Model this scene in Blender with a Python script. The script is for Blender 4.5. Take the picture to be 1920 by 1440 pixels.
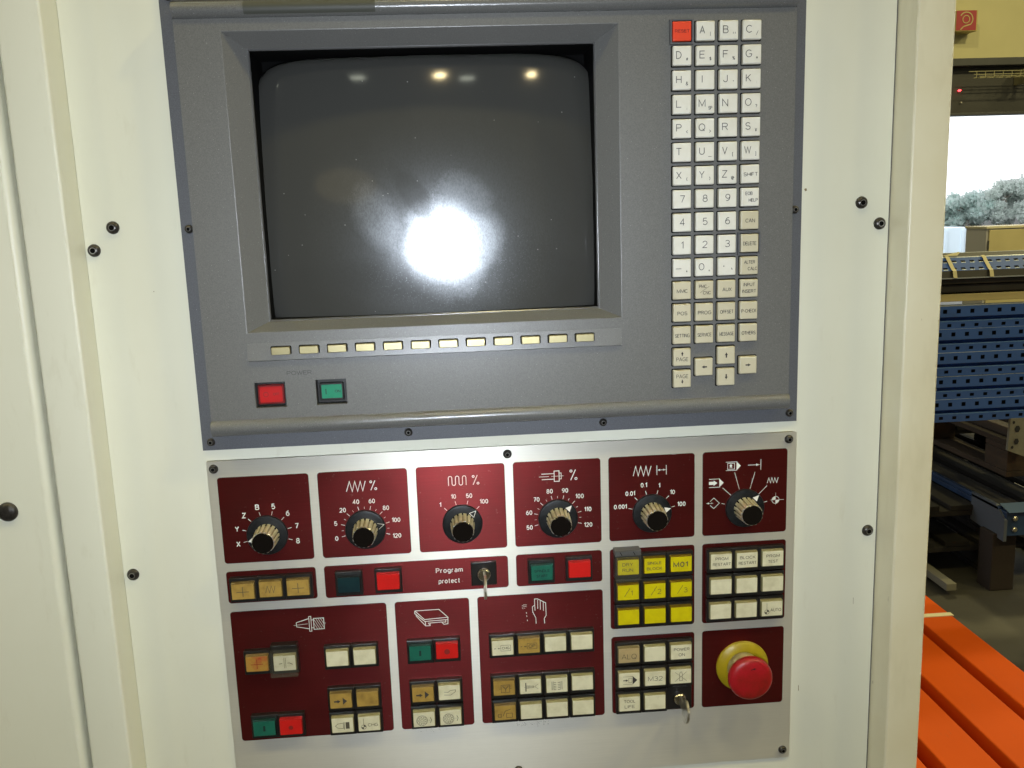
import bpy, bmesh, math, random
from mathutils import Vector, Matrix, Euler
R = math.radians
rnd = random.Random(7)
for o in list(bpy.data.objects): bpy.data.objects.remove(o)
C = bpy.context.scene
COL = C.collection
ZR = 1.62                      # world height of panel coordinate y = 0; panel coordinates are in mm, y down, h towards the viewer
# ---------------------------------------------------------------- camera
cam_d = bpy.data.cameras.new('camera'); cam = bpy.data.objects.new('camera', cam_d); COL.objects.link(cam)
right = Vector((0.99676958, -0.07282184, -0.03387304)); down = Vector((-0.04643891, -0.17847445, -0.98284805)); fwd = Vector((0.06552733, 0.98124607, -0.18127967))
cam.matrix_world = Matrix(((right.x, -down.x, -fwd.x, -0.18787), (right.y, -down.y, -fwd.y, -0.71619), (right.z, -down.z, -fwd.z, 1.48466), (0, 0, 0, 1)))
cam_d.sensor_width = 36; cam_d.lens = 31.81; cam_d.clip_start = 0.02; cam_d.clip_end = 400
C.camera = cam
# ---------------------------------------------------------------- world, lamps, exposure
C.view_settings.view_transform = 'Standard'; C.view_settings.look = 'None'; C.view_settings.exposure = 0.0; C.view_settings.gamma = 1
w = bpy.data.worlds.new('World'); C.world = w; w.use_nodes = True
bg = w.node_tree.nodes['Background']; bg.inputs[0].default_value = (0.82, 0.84, 0.72, 1); bg.inputs[1].default_value = 0.11
def lamp(name, loc, power, col, size, shape='DISK', sy=None, aim=(0, 0, -1), spread=None):
    d = bpy.data.lights.new(name, 'AREA'); d.shape = shape; d.size = size
    if sy: d.size_y = sy
    d.energy = power; d.color = col
    if spread: d.spread = spread
    o = bpy.data.objects.new(name, d); COL.objects.link(o); o.location = loc
    o.rotation_euler = Vector(aim).to_track_quat('-Z', 'Y').to_euler(); return o
lamp('camera_flash', (-0.190, -0.712, ZR-0.179), 2.5, (0.88, 0.96, 1.07), 0.026, aim=(0.03, 1, -0.06), spread=R(130))
lamp('hall_lamp', (0.0, -9.18, 7.0), 26, (1.0, 0.80, 0.42), 0.34)
lamp('hall_lamp', (3.31, -9.40, 7.0), 26, (1.0, 0.80, 0.42), 0.34)
for x, y, p in ((-5.5, -2.6, 60), (-2.6, -2.6, 60), (0.2, -2.5, 60), (2.9, -2.6, 60), (5.6, -2.4, 230), (7.2, 0.4, 170), (3.6, 6.8, 150), (7.5, 5.2, 330), (11.0, 5.0, 280)):
    lamp('hall_lamp', (x, y, 7.0), p, (1.0, 0.86, 0.40), 0.5)  # unseen lamps of the hall, placed and powered to light wall and racks
for x, y in ((-5.94, -8.96), (-2.40, -9.24), (0.81, -9.51)):
    lamp('roof_light', (x, y, 7.0), 3.5, (0.95, 1.0, 0.80), 0.40, 'RECTANGLE', 0.24)
lamp('office_window', (-2.65, -7.6, 2.85), 1.7, (1.0, 0.80, 0.36), 1.7, 'ELLIPSE', 0.8, aim=(0.32, 0.93, -0.17))  # added lamp; its reflection makes the soft yellow patch on the screen
lamp('daylight_over_yard', (10.0, 11.8, 9.0), 6500, (0.88, 0.95, 1.0), 22, 'RECTANGLE', 7, aim=(0.35, 1, -0.30))
lamp('daylight_over_trees', (22.0, 26.0, 16.0), 9000, (0.90, 0.95, 1.0), 24, 'RECTANGLE', 8, aim=(0.3, 1, -0.65))

# ---------------------------------------------------------------- materials
MATS = {}
def mat(name, col, rough=0.5, metal=0.0, **k):
    if name in MATS: return MATS[name]
    m = bpy.data.materials.new(name); m.use_nodes = True; MATS[name] = m
    b = m.node_tree.nodes['Principled BSDF']
    b.inputs['Base Color'].default_value = (*col, 1); b.inputs['Roughness'].default_value = rough; b.inputs['Metallic'].default_value = metal
    for kk, v in k.items():
        n = {'spec': 'Specular IOR Level', 'coat': 'Coat Weight', 'coatr': 'Coat Roughness', 'trans': 'Transmission Weight', 'alpha': 'Alpha', 'emit': 'Emission Strength', 'ecol': 'Emission Color', 'aniso': 'Anisotropic', 'ior': 'IOR'}[kk]
        b.inputs[n].default_value = (*v, 1) if kk == 'ecol' else v
    return m
def nodes(m): return m.node_tree.nodes, m.node_tree.links, m.node_tree.nodes['Principled BSDF']
def tex(m, kind, scale, detail=3, rough=0.55, stretch=None):
    N, L, B = nodes(m)
    tc = N.new('ShaderNodeNewGeometry'); mp = N.new('ShaderNodeMapping'); L.new(tc.outputs['Position'], mp.inputs[0])
    if stretch: mp.inputs['Scale'].default_value = stretch
    t = N.new('ShaderNodeTexVoronoi' if kind == 'V' else 'ShaderNodeTexNoise'); t.inputs['Scale'].default_value = scale
    if kind != 'V': t.inputs['Detail'].default_value = detail; t.inputs['Roughness'].default_value = rough
    L.new(mp.outputs[0], t.inputs['Vector']); return t
def ramp(m, src, stops):
    N, L, B = nodes(m); r = N.new('ShaderNodeValToRGB'); e = r.color_ramp.elements
    while len(e) < len(stops): e.new(0.5)
    for el, (p, c) in zip(e, stops): el.position = p; el.color = (c, c, c, 1) if not isinstance(c, tuple) else (*c, 1)
    L.new(src, r.inputs[0]); return r.outputs[0]
def mixc(m, fac, a, b, mode='MIX'):
    N, L, B = nodes(m); x = N.new('ShaderNodeMix'); x.data_type = 'RGBA'; x.blend_type = mode
    for s, i in ((fac, 0), (a, 6), (b, 7)):
        if isinstance(s, (int, float)): x.inputs[i].default_value = s
        elif isinstance(s, tuple): x.inputs[i].default_value = (*s, 1)
        else: L.new(s, x.inputs[i])
    return x.outputs[2]
def bump(m, src, strength, dist):
    N, L, B = nodes(m); b = N.new('ShaderNodeBump'); b.inputs['Strength'].default_value = strength; b.inputs['Distance'].default_value = dist
    L.new(src, b.inputs['Height']); L.new(b.outputs[0], B.inputs['Normal'])
def vary(m, col, scale, amt, bscale=None, bstr=0.2, bdist=0.0003, stretch=None):
    """gentle mottling and a fine relief on a painted or moulded surface"""
    N, L, B = nodes(m); t = tex(m, 'N', scale, 4, stretch=stretch)
    lo = tuple(c*(1-amt) for c in col); hi = tuple(min(1, c*(1+amt)) for c in col)
    L.new(ramp(m, t.outputs[0], [(0.3, lo), (0.7, hi)]), B.inputs['Base Color'])
    if bscale: bump(m, tex(m, 'N', bscale, 2).outputs[0], bstr, bdist)
    return m
CREAM = (0.70, 0.70, 0.58)
cream = mat('cream_paint', CREAM, 0.42, spec=0.45)
if 1:
    N, L, B = nodes(cream)
    t = tex(cream, 'N', 5, 5); c1 = ramp(cream, t.outputs[0], [(0.3, (0.675, 0.68, 0.56)), (0.7, (0.725, 0.72, 0.60))])
    t2 = tex(cream, 'N', 60, 4, 0.7, stretch=(1, 1, 0.25)); c2 = mixc(cream, ramp(cream, t2.outputs[0], [(0.60, 0.0), (0.80, 0.22)]), c1, (0.42, 0.38, 0.25))
    tg_ = tex(cream, 'N', 3.2, 5, 0.65, stretch=(1.6, 1, 0.5)); c2 = mixc(cream, ramp(cream, tg_.outputs[0], [(0.48, 0.0), (0.76, 0.26)]), c2, (0.56, 0.52, 0.37))
    t3 = tex(cream, 'V', 42); c3 = mixc(cream, ramp(cream, t3.outputs[0], [(0.0, 0.75), (0.022, 0.0)]), c2, (0.30, 0.24, 0.12))
    t3.inputs['Randomness'].default_value = 1
    # only a few of the specks survive
    t4 = tex(cream, 'N', 9, 1); msk = ramp(cream, t4.outputs[0], [(0.55, 0.0), (0.60, 1.0)])
    L.new(mixc(cream, msk, c2, c3), B.inputs['Base Color'])
    bump(cream, tex(cream, 'N', 900, 2).outputs[0], 0.10, 0.0002)
cream_d = mat('cream_paint_worn', (0.70, 0.66, 0.49), 0.34)
if 1:
    N, L, B = nodes(cream_d); t = tex(cream_d, 'N', 6, 5); c1 = ramp(cream_d, t.outputs[0], [(0.35, (0.66, 0.61, 0.43)), (0.65, (0.73, 0.70, 0.54))])
    t2 = tex(cream_d, 'N', 11, 5, 0.7, stretch=(1, 1, 0.3)); c2 = mixc(cream_d, ramp(cream_d, t2.outputs[0], [(0.52, 0.0), (0.72, 0.45)]), c1, (0.44, 0.40, 0.25))
    t3 = tex(cream_d, 'N', 95, 3, 0.6, stretch=(1, 1, 0.35)); c3 = mixc(cream_d, ramp(cream_d, t3.outputs[0], [(0.735, 0.0), (0.76, 0.7)]), c2, (0.22, 0.19, 0.10))
    L.new(c3, B.inputs['Base Color']); bump(cream_d, tex(cream_d, 'N', 700, 2).outputs[0], 0.10, 0.0002)
def flaked(name, base, spark, rough=0.33):
    m = mat(name, base, rough, spec=0.5); N, L, B = nodes(m)
    t = tex(m, 'N', 7, 4); c = ramp(m, t.outputs[0], [(0.3, tuple(v*0.93 for v in base)), (0.7, tuple(v*1.06 for v in base))])
    g = tex(m, 'N', 1500, 1); c = mixc(m, ramp(m, g.outputs[0], [(0.35, 0.0), (0.65, 0.5)]), c, tuple(v*1.5 for v in base))
    v = tex(m, 'V', 620); f = ramp(m, v.outputs['Distance'], [(0.0, 1.0), (0.16, 0.0)])
    wn = N.new('ShaderNodeMath'); wn.operation = 'GREATER_THAN'; wn.inputs[1].default_value = spark
    sp = N.new('ShaderNodeSeparateColor'); L.new(v.outputs['Color'], sp.inputs[0]); L.new(sp.outputs[0], wn.inputs[0])
    mu = N.new('ShaderNodeMath'); mu.operation = 'MULTIPLY'; L.new(f, mu.inputs[0]); L.new(wn.outputs[0], mu.inputs[1])
    L.new(mixc(m, mu.outputs[0], c, (0.55, 0.55, 0.55)), B.inputs['Base Color'])
    bump(m, tex(m, 'N', 1300, 2).outputs[0], 0.35, 0.0002); return m
grey = flaked('charcoal_textured_coating', (0.118, 0.118, 0.112), 0.86)
grey_f = flaked('slate_flange_coating', (0.080, 0.083, 0.092), 0.97, 0.5)  # darker and bluer than the body: ridge shade put into the flange colour
black = mat('black_plastic', (0.012, 0.012, 0.012), 0.38)
vary(black, (0.009, 0.008, 0.007), 60, 0.3, 900, 0.15, 0.0002)
blackm = mat('matt_black', (0.003, 0.003, 0.003), 0.85, spec=0.08)
kskirt = vary(mat('knob_skirt_black', (0.009, 0.010, 0.011), 0.36, spec=0.35), (0.009, 0.010, 0.011), 300, 0.5, 700, 0.2, 0.0002)
kcap = mat('glossy_black_cap', (0.004, 0.003, 0.003), 0.12, spec=0.5)
def brushed(name, col, rough, metal, an=0.75, scr=0.06):
    m = mat(name, col, rough, metal, aniso=an); N, L, B = nodes(m)
    tg = N.new('ShaderNodeCombineXYZ'); tg.inputs[2].default_value = 1.0; L.new(tg.outputs[0], B.inputs['Tangent'])
    t = tex(m, 'N', 60, 6, 0.75, stretch=(0.35, 1, 26)); c = ramp(m, t.outputs[0], [(0.25, tuple(v*(1-scr) for v in col)), (0.75, tuple(min(1, v*(1+scr)) for v in col))])
    s = tex(m, 'N', 14, 4); c = mixc(m, ramp(m, s.outputs[0], [(0.45, 0.0), (0.75, 0.22)]), c, tuple(v*0.72 for v in col))
    L.new(c, B.inputs['Base Color'])
    L.new(ramp(m, s.outputs[0], [(0.3, rough-0.03), (0.7, rough+0.07)]), B.inputs['Roughness'])
    return m
alu = brushed('brushed_aluminium', (0.66, 0.64, 0.56), 0.45, 0.6, 0.8)
redf = brushed('crimson_ink_on_aluminium', (0.150, 0.018, 0.018), 0.37, 0.86, 0.78, 0.12)
N, L, B = nodes(redf); old = B.inputs['Base Color'].links[0].from_socket
t_ = tex(redf, 'N', 17, 5, 0.7); fa = mixc(redf, ramp(redf, t_.outputs[0], [(0.42, 0.0), (0.80, 0.55)]), old, (0.085, 0.022, 0.018))
t_ = tex(redf, 'N', 260, 3, 0.7); L.new(mixc(redf, ramp(redf, t_.outputs[0], [(0.66, 0.0), (0.74, 0.35)]), fa, (0.22, 0.12, 0.10)), B.inputs['Base Color'])
white_ink = mat('white_ink', (0.74, 0.72, 0.66), 0.6)
ink = mat('grey_ink', (0.036, 0.034, 0.034), 0.6)
ink_b = mat('brown_ink', (0.075, 0.064, 0.040), 0.6)
ink_k = mat('dark_ink', (0.035, 0.030, 0.028), 0.6)
ink_f = mat('faded_ink', (0.055, 0.055, 0.052), 0.6)
ink_r = mat('dark_red_ink', (0.22, 0.012, 0.008), 0.5)
ink_g = mat('dark_green_ink', (0.006, 0.020, 0.016), 0.5)
def worn(name, col, rough=0.4, dirt=(0.35, 0.30, 0.18), amt=0.35, sc=110):
    m = mat(name, col, rough); N, L, B = nodes(m)
    t = tex(m, 'N', sc, 4, 0.6); L.new(mixc(m, ramp(m, t.outputs[0], [(0.42, 0.0), (0.75, amt)]), col, dirt), B.inputs['Base Color']); return m
key_w = worn('ivory_key', (0.68, 0.67, 0.60), 0.42, (0.5, 0.47, 0.36), 0.3)
key_b = worn('beige_key', (0.52, 0.48, 0.345), 0.42, (0.42, 0.37, 0.24), 0.35)
key_r = worn('red_key', (0.72, 0.060, 0.022), 0.35, (0.55, 0.06, 0.02), 0.3)
soft = worn('champagne_softkey', (0.40, 0.35, 0.19), 0.36, (0.32, 0.27, 0.13), 0.5)
soft.node_tree.nodes['Principled BSDF'].inputs['Metallic'].default_value = 0.65
lab_w = worn('cream_lens', (0.65, 0.62, 0.43), 0.30, (0.42, 0.38, 0.22), 0.55, 90)
lab_y = worn('yellow_lens', (0.56, 0.48, 0.002), 0.30, (0.36, 0.28, 0.004), 0.45, 120)
lab_o = worn('amber_lens', (0.38, 0.245, 0.055), 0.34, (0.20, 0.12, 0.03), 0.8, 130)
lab_t = worn('tan_lens', (0.40, 0.30, 0.14), 0.34, (0.25, 0.20, 0.10), 0.6, 130)
lab_or = worn('orange_stained_lens', (0.36, 0.20, 0.035), 0.36, (0.33, 0.03, 0.02), 0.9, 150)
lab_g = worn('green_lens', (0.012, 0.115, 0.075), 0.30, (0.004, 0.05, 0.04), 0.5, 140)
lab_pg = worn('bright_green_lens', (0.008, 0.23, 0.12), 0.30, (0.004, 0.16, 0.09), 0.4, 140)
lab_pr = worn('deep_red_lens', (0.46, 0.008, 0.008), 0.30, (0.36, 0.006, 0.006), 0.4, 140)
lab_dk = worn('dark_teal_lens', (0.006, 0.026, 0.030), 0.30, (0.002, 0.010, 0.016), 0.7, 140)
lab_r = worn('red_lens', (0.55, 0.012, 0.010), 0.28, (0.35, 0.01, 0.008), 0.4, 90)
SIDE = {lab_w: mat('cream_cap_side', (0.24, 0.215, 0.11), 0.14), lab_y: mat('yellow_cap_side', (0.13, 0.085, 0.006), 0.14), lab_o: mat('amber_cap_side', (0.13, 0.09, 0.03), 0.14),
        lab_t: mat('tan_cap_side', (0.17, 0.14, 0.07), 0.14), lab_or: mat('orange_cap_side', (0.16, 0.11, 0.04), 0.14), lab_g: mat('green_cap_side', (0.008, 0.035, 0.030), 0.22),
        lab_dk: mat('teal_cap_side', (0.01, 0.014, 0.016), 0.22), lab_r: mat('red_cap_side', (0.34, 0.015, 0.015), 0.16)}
rim_c = mat('smoked_clear_rim', (0.10, 0.085, 0.05), 0.12, spec=0.6)
brass = mat('champagne_anodised_grip', (0.74, 0.68, 0.44), 0.30, 0.45)
vary(brass, (0.72, 0.66, 0.43), 90, 0.2)
chrome = mat('chrome', (0.62, 0.60, 0.56), 0.16, 1.0)
steel = vary(mat('worn_nickel', (0.50, 0.47, 0.38), 0.28, 0.9), (0.50, 0.47, 0.38), 120, 0.3)
screwm = vary(mat('blackened_steel', (0.060, 0.058, 0.054), 0.28, 0.7), (0.065, 0.06, 0.055), 400, 0.4)
yel = vary(mat('estop_yellow', (0.33, 0.245, 0.006), 0.38), (0.33, 0.245, 0.006), 80, 0.12)
neckm = vary(mat('estop_collar', (0.36, 0.30, 0.15), 0.4), (0.36, 0.30, 0.15), 90, 0.25)
mush = mat('estop_red', (0.52, 0.010, 0.018), 0.36)
if 1:
    N, L, B = nodes(mush); t = tex(mush, 'N', 55, 5, 0.65)
    L.new(ramp(mush, t.outputs[0], [(0.36, (0.40, 0.005, 0.016)), (0.56, (0.28, 0.008, 0.008)), (0.75, (0.17, 0.010, 0.005))]), B.inputs['Base Color'])
tape = mat('dark_tape', (0.050, 0.052, 0.040), 0.55)
def clear(name, tint, a=0.28, rough=0.1):
    m = bpy.data.materials.new(name); m.use_nodes = True; N = m.node_tree.nodes; L = m.node_tree.links
    out = N['Material Output']; b = N['Principled BSDF']; b.inputs['Base Color'].default_value = (*tint, 1); b.inputs['Roughness'].default_value = rough
    tr = N.new('ShaderNodeBsdfTransparent'); mx = N.new('ShaderNodeMixShader'); mx.inputs[0].default_value = a
    L.new(tr.outputs[0], mx.inputs[1]); L.new(b.outputs[0], mx.inputs[2]); L.new(mx.outputs[0], out.inputs[0]); return m
guardm = clear('smoky_clear_guard', (0.16, 0.16, 0.12), 0.16)

# ---------------------------------------------------------------- mesh helpers
def P(x, y, h): return Vector((x/1000, -h/1000, ZR-y/1000))
def tag(o, label=None, cat=None, group=None, kind=None):
    for k, v in (('label', label), ('category', cat), ('group', group), ('kind', kind)):
        if v: o[k] = v
    return o
def empty(name, loc=(0, 0, 0)):
    o = bpy.data.objects.new(name, None); COL.objects.link(o); o.location = loc; o.empty_display_size = 0.05; return o
class MB:
    def __init__(s): s.v = []; s.f = []; s.mi = []
    def face(s, idx, mi=0): s.f.append(idx); s.mi.append(mi)
    def add(s, pts): n = len(s.v); s.v += [Vector(p) for p in pts]; return list(range(n, n+len(pts)))
    def quad(s, a, b, c, d, mi=0): s.face(s.add([a, b, c, d]), mi)
    def rings(s, rings, cap0=True, cap1=True, mi=0, closed=True):
        """rings: lists of points, anticlockwise seen from the viewer, back to front"""
        ids = [s.add(r) for r in rings]; n = len(rings[0])
        for a, b in zip(ids, ids[1:]):
            for i in range(n if closed else n-1):
                j = (i+1) % n; s.face([a[i], a[j], b[j], b[i]], mi)
        if cap1: s.face(ids[-1], mi)
        if cap0: s.face(ids[0][::-1], mi)
    def box(s, a, b, mi=0):
        (x0, y0, z0), (x1, y1, z1) = a, b
        i = s.add([(x0, y0, z0), (x1, y0, z0), (x1, y1, z0), (x0, y1, z0), (x0, y0, z1), (x1, y0, z1), (x1, y1, z1), (x0, y1, z1)])
        for q in ((0, 3, 2, 1), (4, 5, 6, 7), (0, 1, 5, 4), (1, 2, 6, 5), (2, 3, 7, 6), (3, 0, 4, 7)): s.face([i[k] for k in q], mi)
    def build(s, name, mats, parent=None, smooth=None, bevel=None):
        me = bpy.data.meshes.new(name); off = parent.matrix_local.translation if parent is not None else Vector()
        if parent is not None:
            p = parent; off = Vector()
            while p is not None: off = off+p.location; p = p.parent
        me.from_pydata([tuple(v-off) for v in s.v], [], s.f)
        ml = mats if isinstance(mats, (list, tuple)) else [mats]
        for m in ml: me.materials.append(m)
        me.polygons.foreach_set('material_index', s.mi); me.update()
        if smooth is not None:
            try: me.polygons.foreach_set('use_smooth', [True]*len(me.polygons)); me.set_sharp_from_angle(angle=R(smooth))
            except Exception: pass
        o = bpy.data.objects.new(name, me); COL.objects.link(o); o.parent = parent
        if bevel:
            b = o.modifiers.new('bevel', 'BEVEL'); b.width = bevel; b.segments = 2; b.limit_method = 'ANGLE'; b.angle_limit = R(40)
        return o
def rr(x0, x1, y0, y1, r, n=5):
    """rounded rectangle outline in panel coordinates, anticlockwise as seen by the viewer"""
    r = max(0.01, min(r, (x1-x0)/2-0.01, (y1-y0)/2-0.01)); out = []
    for cx, cy, a0 in ((x1-r, y1-r, -90), (x1-r, y0+r, 0), (x0+r, y0+r, 90), (x0+r, y1-r, 180)):
        for k in range(n+1):
            a = R(a0+90*k/n); out.append((cx+r*math.cos(a), cy-r*math.sin(a)))
    return out
def slab(mb, x0, x1, y0, y1, h0, h1, r=1, b=0.5, n=4, mi=0, top_mi=None, cap0=False):
    rg = [[P(x, y, h0) for x, y in rr(x0, x1, y0, y1, r, n)]]
    if b > 0:
        rg.append([P(x, y, h1-b) for x, y in rr(x0, x1, y0, y1, r, n)])
        rg.append([P(x, y, h1-b*0.3) for x, y in rr(x0+b*0.3, x1-b*0.3, y0+b*0.3, y1-b*0.3, r, n)])
        rg.append([P(x, y, h1) for x, y in rr(x0+b, x1-b, y0+b, y1-b, max(r-b, 0.2), n)])
    else: rg.append([P(x, y, h1) for x, y in rr(x0, x1, y0, y1, r, n)])
    k = len(mb.f); mb.rings(rg, cap0, True, mi)
    if top_mi is not None: mb.mi[len(mb.f)-1-(1 if cap0 else 0)] = top_mi
def lathe(mb, cx, cy, prof, n=32, mi=0, cap=True, flute=None):
    rg = []
    for r, h in prof:
        ring = []
        for k in range(n):
            a = 2*math.pi*k/n; q = r
            if flute and r > 0.01: q = r*(1-flute[1]*(0.5+0.5*math.cos(a*flute[0])) ** 0.6)
            ring.append(P(cx+q*math.cos(a), cy-q*math.sin(a), h))
        rg.append(ring)
    mb.rings(rg, False, cap, mi)
def holes(mb, x0, x1, y0, y1, hs, h, mi=0):
    xs = sorted({x0, x1, *[v for q in hs for v in q[:2]]}); ys = sorted({y0, y1, *[v for q in hs for v in q[2:]]})
    for a, b in zip(xs, xs[1:]):
        for c, d in zip(ys, ys[1:]):
            mx, my = (a+b)/2, (c+d)/2
            if any(q[0] < mx < q[1] and q[2] < my < q[3] for q in hs): continue
            mb.quad(P(a, d, h), P(b, d, h), P(b, c, h), P(a, c, h), mi)
# --- text and strokes (flat print)
def glyphs(s, bold=0.0):
    cu = bpy.data.curves.new('t', 'FONT'); cu.body = s; cu.size = 1; cu.offset = bold; cu.resolution_u = 3; cu.fill_mode = 'FRONT'
    o = bpy.data.objects.new('t', cu); COL.objects.link(o); dg = bpy.context.evaluated_depsgraph_get(); me = bpy.data.meshes.new_from_object(o.evaluated_get(dg))
    v = [(p.co.x, p.co.y) for p in me.vertices]; f = [list(p.vertices) for p in me.polygons]
    bpy.data.objects.remove(o); bpy.data.curves.remove(cu); bpy.data.meshes.remove(me); return v, f
CAPV, _f = glyphs('H'); CAPH = max(p[1] for p in CAPV)
def font_text(mb, s, cx, cy, cap, h, width=None, bold=0.0, mi=0, squash=1.0, rot=0):
    v, f = glyphs(s, bold)
    if not v: return
    x0 = min(p[0] for p in v); x1 = max(p[0] for p in v); k = cap/CAPH; kx = k*squash
    if width: kx = width/(x1-x0)
    pts = []
    for p in v:
        a = (p[0]-(x0+x1)/2)*kx; b = (p[1]-CAPH/2)*k
        ca, sa = math.cos(rot), math.sin(rot); pts.append(P(cx+a*ca-b*sa, cy-(a*sa+b*ca), h))
    i = mb.add(pts)
    for q in f: mb.face([i[k] for k in q], mi)
def _arc(cx, cy, rx, ry, a0, a1, n=None):
    n = n or max(4, int(abs(a1-a0)/22)); return [(cx+rx*math.cos(R(a0+(a1-a0)*k/n)), cy+ry*math.sin(R(a0+(a1-a0)*k/n))) for k in range(n+1)]
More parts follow.
